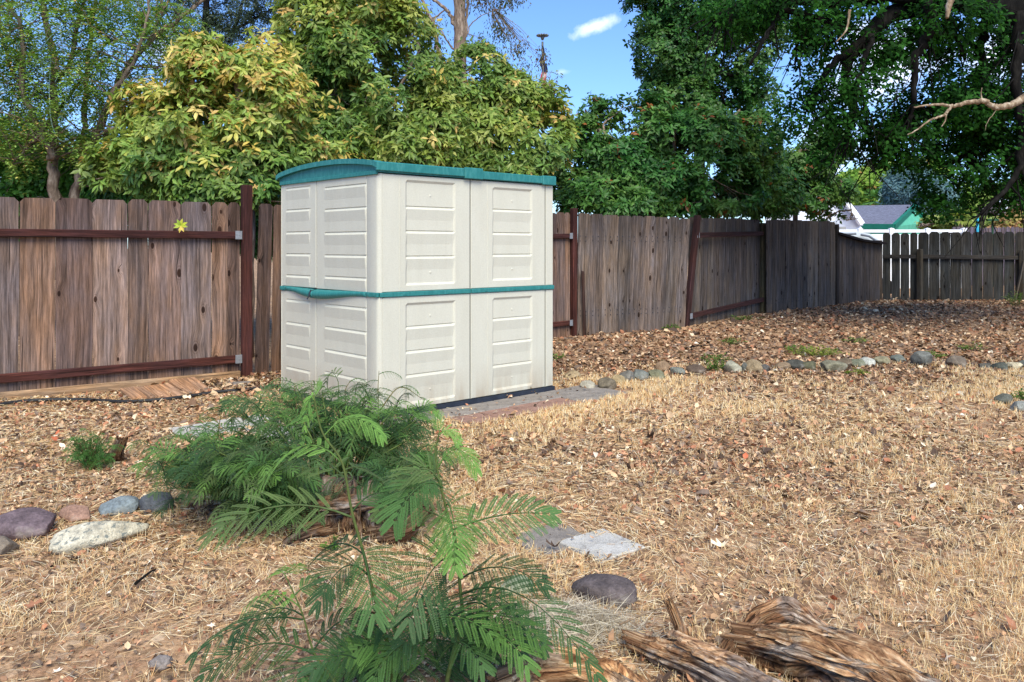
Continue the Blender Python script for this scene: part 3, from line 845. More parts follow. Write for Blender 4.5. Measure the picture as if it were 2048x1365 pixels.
P0 = P(-330, 812, 6.35); P0[2] = 0
Q0 = np.array([-4.67, 7.3]); Q1 = np.array([-2.86, 8.62])
alL = (Q1 - Q0) / np.linalg.norm(Q1 - Q0); Qs = Q0 - alL * 2.5
nL = np.array([alL[1], -alL[0]])
Q2 = np.array([0.95, 12.3]); Q3 = np.array([2.95, 13.25]); Q4 = np.array([4.75, 15.1]); Q5 = np.array([6.68, 16.6]); Q6 = np.array([8.45, 18.2])
def build_back_fence():
    T = thing('wooden_fence', 'long weathered brown plank fence with rust-red posts running behind the shed', 'fence', (Q1[0], Q1[1], 0))
    # left bay, board widths read off the photo
    def u_px(px):
        k = (px - CX) / F; return (k * Qs[1] - Qs[0]) / (alL[0] - k * alL[1])
    edges = [-60, 40, 112, 187, 258, 299, 364, 426, 458, 483]
    pre = [0.0]; ue = [u_px(e) for e in edges]
    while pre[-1] + 0.26 < ue[0]: pre.append(pre[-1] + 0.24)
    ed = pre[:-1] + ue if ue[0] - pre[-1] < 0.12 else pre + ue
    mb = MB(); tops = {0: 1.86}
    for k in range(len(ed) - 1):
        w = ed[k+1] - ed[k] - (0.008 if k % 2 else 0.004)
        b = Qs + alL * ed[k] - nL * (0.035 + random.uniform(0, .006))
        zt = 1.85 + 0.03 * ed[k] / ed[-1] + random.uniform(-.012, .012)
        board(mb, b, alL, nL, w, 0.03, zt, 0.022, BROWN[(k * 5 + 2) % 6] * random.uniform(.85, 1.15), 900 + k, random.uniform(-.006, .006), 0.04)
        if w > 0.22:           # wide boards read as two with a crack between
            pass
    mb.build('board_panel', M['plank'], T)
    s_ = Qs - alL * 0.1
    rail(T, (*(s_ ), 1.535), (*(Q1 - alL * 0.06), 1.53), brackets=(False, True), seed=2.2, h=0.075)
    rail(T, (*(s_ ), 0.20), (*(Q1 - alL * 0.06), 0.205), brackets=(False, True), seed=5.2, h=0.08)
    kb = MB(); kb.beam((*(s_ + nL * 0.03), 0.02), (*(Q1 - alL*0.08 + nL * 0.03), 0.02), 0.05, 0.12, lin((150, 128, 104)), seed=8.8)
    kb.build('kickboard', M['plank'], T)
    post(T, (*Q1, -0.1), (*Q1, 2.07), 0.105, RUST, 3.0)
    # bay behind the shed: two near loose planks, then the rest
    al = (Q2 - Q1) / np.linalg.norm(Q2 - Q1); n = np.array([al[1], -al[0]]); L = np.linalg.norm(Q2 - Q1)
    mb = MB()
    for (pa, pb, zt, ln, s) in ((517, 543, 1.88, 0.05, 1), (547, 566, 1.87, 0.03, 2)):
        k0 = (pa - CX) / F; k1 = (pb - CX) / F
        u0 = (k0 * Q1[1] - Q1[0]) / (al[0] - k0 * al[1]); u1 = (k1 * Q1[1] - Q1[0]) / (al[0] - k1 * al[1])
        board(mb, Q1 + al * (u0 - ln*.7), al, n, u1 - u0, 0.0, zt, 0.02, BROWN[s + 2] * 0.75, 40 + s, ln, 0.03)
    mb.build('board_panel', M['plank'], T)
    ub = u1 + 0.03
    bay(T, Q1 + al * ub, Q2 - al*0.05, 1.88, 1.93, BROWN, (0.15, 0.17, 0.145, 0.18), True, seed=3, offs=0.03)
    rail(T, (*(Q1 + al*2.9), 1.52), (*(Q2 - al * 0.05), 1.575), 0.04, 0.07, brackets=(False, True), seed=7)
    rail(T, (*(Q1 + al*2.9), 0.24), (*(Q2 - al * 0.05), 0.245), 0.04, 0.07, brackets=(False, True), seed=9)
    Qm = Q1 + al * L / 2
    post(T, (*(Qm), -0.1), (*(Qm), 2.02), 0.09, RUST, 4.0)
    post(T, (*Q2, -0.1), (*Q2, 2.0), 0.09, RUST * 0.9, 4.4)
    # board-face bay, leaning left at the foot
    bay(T, Q2 + np.array([0.03, 0.0]), Q3 - np.array([0.14, 0.06]), 1.92, 1.875, GREY, (0.20, 0.22, 0.26, 0.23, 0.21, 0.22, 0.24, 0.2, 0.2), True, 0.02, 0.12, seed=5, offs=-0.05, ztvar=0.01, ear=0.03, extra=0.012)
    post(T, (Q3[0] - 0.09, Q3[1], -0.1), (Q3[0] + 0.13, Q3[1] + 0.02, 1.93), 0.085, RUSTD, 6.0)
    # rail-face bay
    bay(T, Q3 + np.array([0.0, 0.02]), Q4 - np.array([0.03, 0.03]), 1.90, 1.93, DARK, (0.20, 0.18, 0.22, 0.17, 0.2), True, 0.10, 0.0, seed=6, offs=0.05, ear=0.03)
    rail(T, (Q3[0] + 0.1, Q3[1], 1.60), (Q4[0] - 0.03, Q4[1] - 0.05, 1.66), 0.04, 0.085, RUSTD, (True, False), 11)
    rail(T, (Q3[0] - 0.02, Q3[1] - 0.02, 0.26), (Q4[0] - 0.02, Q4[1] - 0.05, 0.42), 0.04, 0.08, RUSTD, (True, False), 13)
    post(T, (*(Q4 + np.array([-.01, .03])), -0.1), (*(Q4 + np.array([-.01, .03])), 1.86), 0.15, lin((70, 66, 50)), 14.0)
    # two grey board-face bays, then the sagging one
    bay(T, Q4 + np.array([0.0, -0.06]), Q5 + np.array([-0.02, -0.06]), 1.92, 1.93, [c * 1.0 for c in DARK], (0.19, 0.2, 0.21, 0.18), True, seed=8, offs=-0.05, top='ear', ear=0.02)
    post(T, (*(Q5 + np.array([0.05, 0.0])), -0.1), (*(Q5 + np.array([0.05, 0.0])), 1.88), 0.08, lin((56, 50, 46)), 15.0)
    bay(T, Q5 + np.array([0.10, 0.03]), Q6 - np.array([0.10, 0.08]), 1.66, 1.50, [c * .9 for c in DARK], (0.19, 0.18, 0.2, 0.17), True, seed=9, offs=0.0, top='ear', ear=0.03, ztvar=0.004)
    mb = MB()
    aa = np.array([*(Q5 + np.array([0.06, -0.05])), 1.69]); bb = np.array([*(Q6 - np.array([0.02, 0.10])), 1.49]); mid = (aa + bb)/2 - np.array([0, 0, 0.04])
    mb.beam(aa, mid, 0.10, 0.05, lin((34, 28, 28)), seed=2.0); mb.beam(mid, bb, 0.10, 0.05, lin((34, 28, 28)), seed=3.0)
    mb.build('sagging_top_rail', M['post'], T)
    # broken picket behind the shed end
    mb = MB(); q = Q2 + np.array([0.10, 0.0])
    board(mb, q - nL * -0.09, al, n, 0.05, float(gz(*q)), 1.05, 0.02, lin((60, 44, 38)), 77, -0.05, 0.01, 'rag')
    mb.build('loose_slat', M['plank'], T)
build_back_fence()

def build_end_fence():
    T = thing('picket_fence', 'dark shaded picket fence with light showing between boards closing the far right end', 'fence', (Q6[0], Q6[1], 0.1))
    E1 = P(2330, 0, 17.2)[:2]
    al = (E1 - Q6) / np.linalg.norm(E1 - Q6); n = np.array([al[1], -al[0]])
    L = np.linalg.norm(E1 - Q6)
    g0 = float(gz(*Q6))
    up = lambda px: (( (px-CX)/F) * Q6[1] - Q6[0]) / (al[0] - ((px-CX)/F) * al[1])
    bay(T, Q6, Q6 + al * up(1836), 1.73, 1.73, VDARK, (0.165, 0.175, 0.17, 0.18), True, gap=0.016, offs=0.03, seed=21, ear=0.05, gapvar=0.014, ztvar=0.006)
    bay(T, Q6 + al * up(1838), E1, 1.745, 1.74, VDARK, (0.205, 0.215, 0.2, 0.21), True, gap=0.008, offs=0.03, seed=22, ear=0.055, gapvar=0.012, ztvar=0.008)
    def up3(px, off=0.0, z=0): q = Q6 + al * up(px) + n * off; return np.array([q[0], q[1], z])
    post(T, up3(1757, 0.06, -0.1), up3(1757, 0.06, 1.56), 0.10, lin((82, 74, 66)), 31, 0.1)
    post(T, up3(1838, 0.06, -0.1), up3(1838, 0.06, 1.36), 0.10, lin((72, 68, 60)), 32, 0.1)
    post(T, up3(2042, 0.06, -0.1), up3(2042, 0.06, 1.34), 0.10, lin((72, 68, 60)), 33, 0.1)
    rail(T, up3(1765, 0.02, 1.19), up3(1832, 0.02, 1.19), 0.04, 0.09, lin((50, 48, 46)), seed=34)
    rail(T, up3(1844, 0.02, 1.19), up3(2036, 0.02, 1.17), 0.04, 0.09, lin((56, 54, 52)), seed=35)
    rail(T, up3(2048, 0.02, 1.17), up3(2200, 0.02, 1.17), 0.04, 0.09, lin((56, 54, 52)), seed=36)
    mb = MB(); mb.beam(up3(2022, 0.15, 0.12), up3(2042, 0.13, 1.1), 0.03, 0.05, lin((84, 78, 70)), seed=37, up=(0, 1, 0)); mb.build('brace', M['post'], T)
build_end_fence()

# ------------------------------------------------------------------ trees
T_E = T_ellip(); T_D = T_diamond(); T_Q = T_quadleaf()
def curve(pts, n=8):
    """smooth line through the points"""
    pts = np.array(pts, float); out = []
    ext = np.vstack([2*pts[0]-pts[1], pts, 2*pts[-1]-pts[-2]])
    for i in range(1, len(ext) - 2):
        p0, p1, p2, p3 = ext[i-1], ext[i], ext[i+1], ext[i+2]
        for t in np.linspace(0, 1, n, endpoint=False):
            out.append(0.5 * ((2*p1) + (-p0+p2)*t + (2*p0-5*p1+4*p2-p3)*t*t + (-p0+3*p1-3*p2+p3)*t**3))
    out.append(pts[-1]); return np.array(out)
def limb(mb, pts, r0, r1, n=8, wob=0.03, col=(1, 1, 1)):
    c = curve(pts, 6); m = len(c)
    w = RNG.normal(size=(m, 3)) * wob * 0.5; w[0] = 0; w[-1] = 0
    c = c + w * np.linspace(1, .5, m)[:, None]
    mb.tube(c, np.linspace(r0, r1, m) * (1 + RNG.normal(size=m) * .05), n, col)
    return c
def blob_points(blobs, n, hole=0.42, hs=1.6, shell=0.75, seed=0.0):
    """points through the crown: ellipsoids, denser towards their skins, with gaps cut by noise"""
    vol = np.array([b[1][0] * b[1][1] * b[1][2] * b[2] for b in blobs]); vol = (vol ** 0.85); vol /= vol.sum()
    out = []; nor = []
    for b, v in zip(blobs, vol):
        k = int(n * v * 1.8) + 4
        d = rand_dirs(k); r = RNG.random(k) ** (1 / 3.0); r = shell * (0.72 + 0.28 * r) * 1.0 / shell * np.where(RNG.random(k) < shell, 1, RNG.random(k))
        r = r * np.where(RNG.random(k) < .10, RNG.uniform(1.05, 1.32, k), 1.0)
        rag = 0.80 + 0.4 * fbm(d[:, 0]*2.2 + b[0][0], d[:, 1]*2.2 + seed, d[:, 2]*2.2 + b[0][2], 3)
        p = np.array(b[0]) + d * (r * rag)[:, None] * np.array(b[1])
        ok = fbm(p[:, 0]*hs + seed, p[:, 1]*hs, p[:, 2]*hs, 3) > hole
        out.append(p[ok]); nor.append(d[ok])
    return np.concatenate(out), np.concatenate(nor)
def PB(px, py, d, rx, ry, rd, dens=1.0):
    """crown lobe: centre pixel and depth, radii in pixels across/up and metres deep"""
    return (P(px, py, d), (rx / F * d, rd, ry / F * d), dens)
def rosettes(ls, pts, nor, k, L, W, colf, tmpl=T_E, droop=-0.35, spread=0.9, jitter=0.2):
    n = len(pts)
    ax = nrm(nor * 0.6 + np.array([0, -0.15, 0.55]) + RNG.normal(size=(n, 3)) * 0.35)
    ref = nrm(np.cross(ax, RNG.normal(size=(n, 3)))); ref2 = np.cross(ax, ref)
    base = colf(pts)
    for i in range(k):
        w = 2 * math.pi * (i + RNG.random(n) * 0.5) / k
        rad = ref * np.cos(w)[:, None] + ref2 * np.sin(w)[:, None]
        lift = RNG.uniform(0.1, 0.75, n)[:, None]
        d = nrm(rad * spread + ax * lift + np.array([0, 0, droop]))
        ll = L * RNG.uniform(0.65, 1.15, n)
        col = base * RNG.uniform(0.75, 1.25, (n, 1))
        ls.add(pts + rad * 0.01 + RNG.normal(size=(n, 3)) * L * jitter, d, nrm(ax + RNG.normal(size=(n, 3)) * 0.25), ll, ll * W * RNG.uniform(.85, 1.15, n), col, tmpl)
def twigs(mb, pts, hub, frac, r=0.006, col=(1, 1, 1)):
    idx = np.where(RNG.random(len(pts)) < frac)[0]
    for i in idx:
        a = hub[np.argmin(np.linalg.norm(hub - pts[i], axis=1))]
        m = (a + pts[i]) / 2 + RNG.normal(size=3) * 0.06 - np.array([0, 0, 0.03])
        L = np.linalg.norm(pts[i] - a)
        mb.tube([a, m, pts[i]], [r * (1 + L), r * (.7 + .4 * L), r * 0.4], 4, col, cap=False)
def palette(cols, w=None, gain=1.0):
    C_ = np.array([lin(c) for c in cols]) * gain; w = None if w is None else np.array(w) / sum(w)
    return lambda n: C_[RNG.choice(len(C_), n, p=w)]

GREENS = palette([(76, 106, 48), (92, 124, 56), (62, 92, 46), (110, 136, 66)], gain=1.35)
LIME = palette([(152, 164, 72), (136, 154, 68), (170, 172, 88), (118, 142, 62)], gain=1.25)
GOLD = palette([(206, 180, 92), (216, 192, 116), (194, 160, 92), (178, 172, 84)], gain=1.1)
DEEP = palette([(44, 86, 36), (54, 98, 42), (38, 74, 34), (64, 106, 46)], gain=1.5)

def tree_broad(name, label, base, trunk, limbs, blobs, n, L, colf, k=8, hole=0.40, mat=None, group=None, cat='tree', bark=None, tw=0.05, W=0.36, tmpl=T_E, seed=0.0, r0=0.07, droop=-0.35, shell=0.75, hs=1.6):
    T = thing(name, label, cat, (base[0], base[1], float(gz(base[0], base[1]))), group)
    mb = MB(); hubs = []
    tr = limb(mb, trunk, r0, r0 * 0.45, 10, 0.02); hubs.append(tr[len(tr)//3:])
    for (pts, ra, rb) in limbs: hubs.append(limb(mb, pts, ra, rb, 7, 0.03))
    for b in blobs:
        hb = np.concatenate(hubs[:1 + len(limbs)]); a = hb[np.argmin(np.linalg.norm(hb - b[0], axis=1))]
        hubs.append(limb(mb, [a, (a + b[0]) / 2 + RNG.normal(size=3) * .12, b[0]], r0 * .35, r0 * .15, 6, 0.02))
        for _ in range(6):
            e = b[0] + rand_dirs(1)[0] * np.array(b[1]) * 0.75
            hubs.append(limb(mb, [b[0], (b[0] + e) / 2 + RNG.normal(size=3) * .06, e], r0 * .14, r0 * .05, 5, 0.015))
    hub = np.concatenate(hubs)
    pts, nor = blob_points(blobs, n, hole, hs, shell, seed=seed)
    twigs(mb, pts, hub, tw)
    mb.build('trunk', bark or M['bark'], T, True)
    ls = LeafSet(); rosettes(ls, pts, nor, k, L, W, colf, tmpl, droop)
    ls.build('crown', mat or M['leaf'], T)
    return T

def col_tree1(p):            # yellowing towards the tips, greener low down
    n = len(p); h = sst((p[:, 2] - 1.9) / 1.9); x = fbm(p[:, 0]*1.2, p[:, 1], p[:, 2]*1.2, 3)
    a = LIME(n); g = GREENS(n); go = GOLD(n)
    t = np.clip(h * 1.0 + (x - 0.5) * 1.8, 0, 1)[:, None]
    c = g * (1 - t) + a * t
    m = (RNG.random(n) < 0.04 + 0.34 * h**1.5)[:, None]
    return np.where(m, go, c)
def col_tree2(p):
    n = len(p); h = sst((p[:, 2] - 2.6) / 2.5); x = fbm(p[:, 0]*1.1 + 4, p[:, 1], p[:, 2]*1.1, 3)
    t = np.clip(0.35 + h * 0.4 + (x - 0.5) * 2.2, 0, 1)[:, None]
    c = (DEEP(n) * 0.3 + GREENS(n) * .7) * (1 - t) + LIME(n) * t * .85
    m = (RNG.random(n) < 0.03 + 0.07 * h)[:, None]
    return np.where(m, GOLD(n) * .9, c)
def col_tree3(p):
    n = len(p); x = fbm(p[:, 0]*1.3 + 9, p[:, 1], p[:, 2]*1.3, 3)
    t = np.clip((x - 0.35) * 2.0, 0, 1)[:, None]
    c = DEEP(n) * (1 - t) + GREENS(n) * t
    m = (RNG.random(n) < 0.012)[:, None]
    return np.where(m, lin((150, 92, 50)), c)

def V3(l, d): return [P(x, y, d if np.isscalar(d) else dd) for (x, y), dd in zip(l, [d]*len(l) if np.isscalar(d) else d)]
# yellowish evergreen left of the shed
b1 = P(497, 560, 10.2); b1[2] = 0
tree_broad('evergreen_tree', 'yellow-green broad-leaved tree left of the shed with golden leaf tips', b1,
    [b1, P(500, 380, 10.2), P(494, 280, 10.3), P(470, 160, 10.4)],
    [(V3([(497, 330), (440, 290), (350, 270)], 10.3), .03, .015), (V3([(496, 300), (540, 240), (590, 190)], 10.3), .03, .015), (V3([(498, 340), (450, 330), (380, 345)], 10.0), .02, .01)],
    [PB(440, 150, 10.4, 90, 60, .7), PB(530, 190, 10.5, 80, 80, .8), PB(370, 250, 10.3, 110, 70, .8), PB(290, 215, 10.5, 60, 50, .5), PB(480, 260, 10.6, 110, 70, .8),
     PB(280, 330, 10.2, 100, 52, .6), PB(400, 340, 10.2, 110, 62, .6), PB(520, 340, 10.4, 90, 70, .6), PB(620, 290, 11.2, 80, 50, .6), PB(405, 105, 10.4, 40, 32, .4),
     PB(222, 350, 10.2, 42, 30, .4), PB(540, 110, 10.7, 45, 40, .4), PB(450, 385, 10.0, 170, 30, .4)],
    4600, 0.126, col_tree1, seed=1.0, hole=.42, W=.37, droop=-.55)
b2 = P(740, 560, 12.3); b2[2] = 0
tree_broad('evergreen_tree', 'tall green broad-leaved tree rising directly behind the shed', b2,
    [b2, P(735, 380, 12.3), P(725, 240, 12.4), P(715, 80, 12.5)],
    [(V3([(730, 300), (680, 200), (640, 120)], 12.4), .04, .015), (V3([(728, 290), (790, 190), (840, 100)], 12.4), .04, .015)],
    [PB(640, 60, 12.6, 80, 90, .9), PB(720, -10, 12.6, 110, 80, .9), PB(700, 120, 12.5, 90, 80, .9), PB(800, 60, 12.8, 70, 60, .7, .55), PB(650, 200, 12.4, 90, 70, .9), PB(770, 200, 12.4, 90, 80, .9),
     PB(850, 170, 12.8, 70, 70, .8), PB(690, 280, 12.1, 110, 60, .8), PB(800, 300, 12.2, 110, 60, .8), PB(610, 130, 12.6, 50, 60, .6), PB(860, 260, 12.4, 70, 60, .7)],
    5200, 0.136, col_tree2, seed=2.0, r0=.09, hole=.44, W=.36, droop=-.55)
b3 = P(990, 560, 13.6); b3[2] = 0.05
tree_broad('evergreen_tree', 'dark glossy broad-leaved tree behind the right half of the shed roof beside the flagpole', b3,
    [b3, P(985, 400, 13.6), P(975, 300, 13.6), P(970, 180, 13.7)],
    [(V3([(980, 330), (920, 250), (900, 180)], 13.5), .03, .015), (V3([(978, 320), (1040, 250), (1080, 200)], 13.5), .03, .015)],
    [PB(960, 150, 13.6, 60, 60, .7, .9), PB(920, 200, 13.5, 80, 70, .8), PB(1010, 200, 13.6, 70, 60, .7), PB(1080, 240, 13.6, 55, 60, .6, .8), PB(960, 280, 13.3, 100, 70, .8),
     PB(1060, 310, 13.3, 85, 55, .7), PB(900, 320, 13.1, 90, 50, .7), PB(1000, 350, 13.2, 100, 40, .7), PB(860, 140, 13.9, 40, 36, .4, .6), PB(1115, 270, 13.7, 30, 40, .4, .5), PB(1100, 175, 13.7, 30, 45, .3, .35)],
    4200, 0.140, col_tree2, seed=3.0, hole=.46, W=.36, droop=-.55)
# shaded hedge-like evergreens right of the shed
b4 = P(1330, 560, 15.2); b4[2] = 0.1
tree_broad('evergreen_tree', 'deep green bushy tree hanging over the fence right of the shed', b4,
    [b4, P(1330, 400, 15.2), P(1345, 320, 15.2), P(1350, 260, 15.2)],
    [(V3([(1335, 350), (1260, 300), (1200, 260)], 15.0), .04, .02), (V3([(1340, 330), (1420, 280), (1480, 220)], 15.2), .04, .02)],
    [PB(1180, 300, 15.2, 45, 70, .6, .9), PB(1150, 330, 15.4, 40, 50, .6, .9), PB(1190, 400, 14.4, 70, 45, .7), PB(1250, 340, 14.9, 70, 60, .7), PB(1300, 260, 15.3, 55, 65, .8, .8), PB(1330, 380, 14.6, 90, 55, .7), PB(1400, 290, 15.3, 80, 70, .9),
     PB(1440, 370, 15.1, 90, 60, .8), PB(1500, 290, 15.6, 60, 60, .8, .9), PB(1230, 230, 15.4, 45, 35, .4, .45), PB(1190, 240, 15.4, 30, 50, .3, .4), PB(1530, 380, 16.0, 70, 50, .7, .9), PB(1260, 410, 14.0, 60, 30, .5)],
    5200, 0.132, col_tree3, seed=4.0, hole=.44, W=.42)
b5 = P(1590, 560, 18.2); b5[2] = 0.1
tree_broad('evergreen_tree', 'loose dark leafy tree over the grey fence boards with white wall behind', b5,
    [b5, P(1592, 400, 18.2), P(1600, 300, 18.2)],
    [(V3([(1594, 370), (1640, 340), (1690, 370), (1705, 430)], 18.0), .03, .008), (V3([(1594, 400), (1560, 360), (1540, 330)], 18.0), .03, .015)],
    [PB(1570, 340, 18.2, 60, 45, .8, .9), PB(1630, 330, 18.2, 55, 45, .8, .8), PB(1600, 400, 18.0, 70, 40, .8, .7), PB(1680, 370, 18.0, 30, 35, .5, .5), PB(1660, 430, 17.8, 40, 20, .4, .5), PB(1700, 440, 17.8, 24, 12, .3, .5), PB(1650, 290, 18.2, 50, 30, .6, .7)],
    2000, 0.13, col_tree3, seed=5.0, hole=.47, W=.42)
# tall hanging tree forming the left edge of the canopy
def col_oak(p):
    n = len(p); x = fbm(p[:, 0]*.9, p[:, 1], p[:, 2]*.9, 3); t = np.clip((x - .35)*2, 0, 1)[:, None]
    return DEEP(n) * (1 - t) * 0.95 + GREENS(n) * t * 0.75
b6 = P(1395, 560, 17.0); b6[2] = 0.1
tree_broad('oak_tree', 'tall dense green tree at the left edge of the overhanging canopy against open sky', b6,
    [b6, P(1400, 330, 17.0), P(1400, 120, 17.0), P(1420, -80, 17.0)],
    [(V3([(1400, 200), (1340, 100), (1300, 0)], 16.8), .06, .02), (V3([(1400, 160), (1460, 60), (1500, -30)], 16.8), .06, .02)],
    [PB(1300, 20, 16.8, 50, 60, 1.0), PB(1290, -60, 16.8, 60, 60, 1.), PB(1380, 30, 16.8, 70, 70, 1.1), PB(1330, 110, 16.8, 60, 60, 1.0), PB(1420, 130, 16.8, 70, 60, 1.0), PB(1380, 200, 16.8, 60, 50, .9), PB(1460, 30, 16.8, 60, 60, 1.),
     PB(1320, 190, 16.8, 40, 40, .7, .7), PB(1450, 210, 16.8, 50, 45, .8), PB(1395, -70, 17, 90, 50, 1.), PB(1500, 110, 17, 50, 90, .9, .6), PB(1520, 190, 17, 40, 50, .8, .5), PB(1540, 60, 17, 50, 60, .9, .6)],
    6800, 0.10, col_oak, seed=6.0, k=6, W=.5, tmpl=T_Q, hole=.43, bark=M['bark_dark'], r0=.16)

def build_oak():
    tb = np.array([10.6, 13.0, 0.1])
    T = thing('oak_tree', 'huge dark shading tree whose crooked limbs reach in from the top right corner', 'tree', tb)
    mb = MB(); D = 12.0
    fork = np.array([9.6, 12.4, 4.9])
    limb(mb, [tb, tb + (0.05, -.1, 2.0), tb + (-.4, -.3, 3.6), fork], .42, .27, 14, .03)
    main = V3([(1930, 3), (1861, 8), (1776, 34), (1742, 68), (1708, 102), (1691, 153), (1708, 222), (1690, 280)], D)
    hubs = []
    hubs.append(limb(mb, [fork, P(2060, 30, D), P(1990, 18, D)] + main[:1], .27, .17, 12, .02))
    hubs.append(limb(mb, main, .165, .03, 10, .03))
    for l, ra, rb in (([(1861, 10), (1857, 68), (1834, 119), (1827, 205)], .10, .035), ([(1776, 34), (1715, 95), (1657, 136), (1640, 175), (1623, 222)], .085, .02),
                      ([(1930, 3), (1780, -10), (1640, 3), (1486, 7), (1435, 34)], .12, .03), ([(1700, 60), (1580, 20), (1540, 60), (1500, 130)], .06, .02),
                      ([(1990, 18), (1960, 90), (1975, 200), (1950, 300)], .10, .03), ([(1861, 10), (1900, 40), (1930, 120)], .07, .02),
                      ([(1640, 3), (1600, 60), (1590, 130)], .04, .015), ([(1827, 205), (1810, 260), (1740, 320)], .035, .012), ([(1708, 222), (1700, 270), (1690, 300)], .03, .012),
                      ([(1742, 68), (1720, 160), (1735, 250)], .05, .015), ([(2040, 25), (2030, 150), (2045, 300), (2020, 370), (1960, 430)], .09, .02)):
        hubs.append(limb(mb, V3(l, D + RNG.uniform(-.6, .6)), ra, rb, 8, .05))
    hub = np.concatenate(hubs)
    for i in range(190):                 # hanging twigs
        a = hub[RNG.integers(len(hub))]; ln = RNG.uniform(.25, 1.0)
        e = a + np.array([RNG.normal() * .25 - .1, RNG.normal() * .3, -ln]); m = (a + e) / 2 + RNG.normal(size=3) * .08
        mb.tube([a, m, e], [.014, .009, .004], 4, cap=False)
    blobs = [PB(1480, 20, 12, 80, 60, .9, .8), PB(1560, 30, 12, 70, 60, .9, .75), PB(1620, 80, 12, 60, 60, .9, .6), PB(1680, 30, 12, 80, 60, 1., .9), PB(1780, 110, 12, 70, 60, 1., .55), PB(1700, 190, 12, 70, 60, 1., .55),
             PB(1870, 60, 12, 90, 60, 1.2, .7), PB(1960, 120, 12.5, 80, 60, 1.2, .8), PB(2060, 150, 12.5, 80, 110, 1.2, 1.1), PB(1900, 200, 12.5, 90, 70, 1.2, 1.1), PB(1800, 250, 12.5, 70, 60, 1.0, 1.2), PB(1970, 270, 12.5, 90, 75, 1.2, 1.4),
             PB(2060, 330, 12.5, 80, 70, 1.2, 1.3), PB(1920, 350, 12.5, 70, 60, 1.0, 1.1), PB(2000, 400, 12.5, 50, 35, .8, .8), PB(1740, 290, 12.3, 55, 36, .8, .9), PB(1670, 260, 12.0, 45, 40, .7, .6), PB(1620, 200, 12.0, 50, 70, .8, .4), PB(1560, 120, 12, 45, 50, .8, .4),
             PB(1560, 230, 12.2, 40, 60, .6, .35), PB(1810, 320, 12.4, 50, 24, .7, .8), PB(1880, 400, 12.6, 40, 40, .6, .8), PB(1850, -60, 12.5, 300, 50, 1.4, .8), PB(2150, 0, 13, 120, 120, 1.5, .8), PB(2180, 250, 13, 120, 150, 1.5, .8), PB(1640, 320, 12.2, 50, 24, .5, .4)]
    pts, nor = blob_points(blobs, 14000, .45, 1.7, .6, seed=8.0)
    twigs(mb, pts, hub, .045, .005)
    mb.build('trunk', M['bark_dark'], T, True)
    dg = palette([(28, 62, 20), (36, 76, 24), (22, 50, 18), (46, 88, 30)], gain=1.5)
    ls = LeafSet(); rosettes(ls, pts, nor, 6, 0.080, .55, lambda p: dg(len(p)), T_Q, -.3, .9, .5)
    ls.build('crown', M['leaf_small'], T)
    # bleached dead branch
    db = MB(); d = 10.0
    limb(db, V3([(2110, 170), (2048, 196), (2010, 214), (1985, 212), (1966, 203), (1930, 207), (1905, 213), (1880, 209), (1850, 212), (1828, 215)], d), .05, .008, 8, .012)
    limb(db, V3([(1905, 211), (1893, 225), (1888, 232), (1862, 240), (1835, 260), (1815, 270)], d), .022, .006, 6, .01)
    limb(db, V3([(1893, 226), (1890, 242), (1883, 254)], d), .014, .005, 5, .004)
    limb(db, V3([(1965, 203), (1962, 190), (1964, 176)], d), .012, .004, 5, .004)
    limb(db, V3([(1995, 217), (1975, 245), (1970, 262)], d), .006, .002, 4, .004)
    db.build('dead_branch', M['deadwood'], T, True)
    db = MB(); limb(db, V3([(1905, -10), (1897, 15), (1894, 36)], 9.8), .05, .02, 7, .008); db.build('dead_branch', M['deadwood'], T, True); db = MB(); limb(db, V3([(1700, 20), (1692, 60), (1672, 85)], 11), .02, .006, 6, .008)
    db.build('dead_branch', M['deadwood'], T, True)
build_oak()

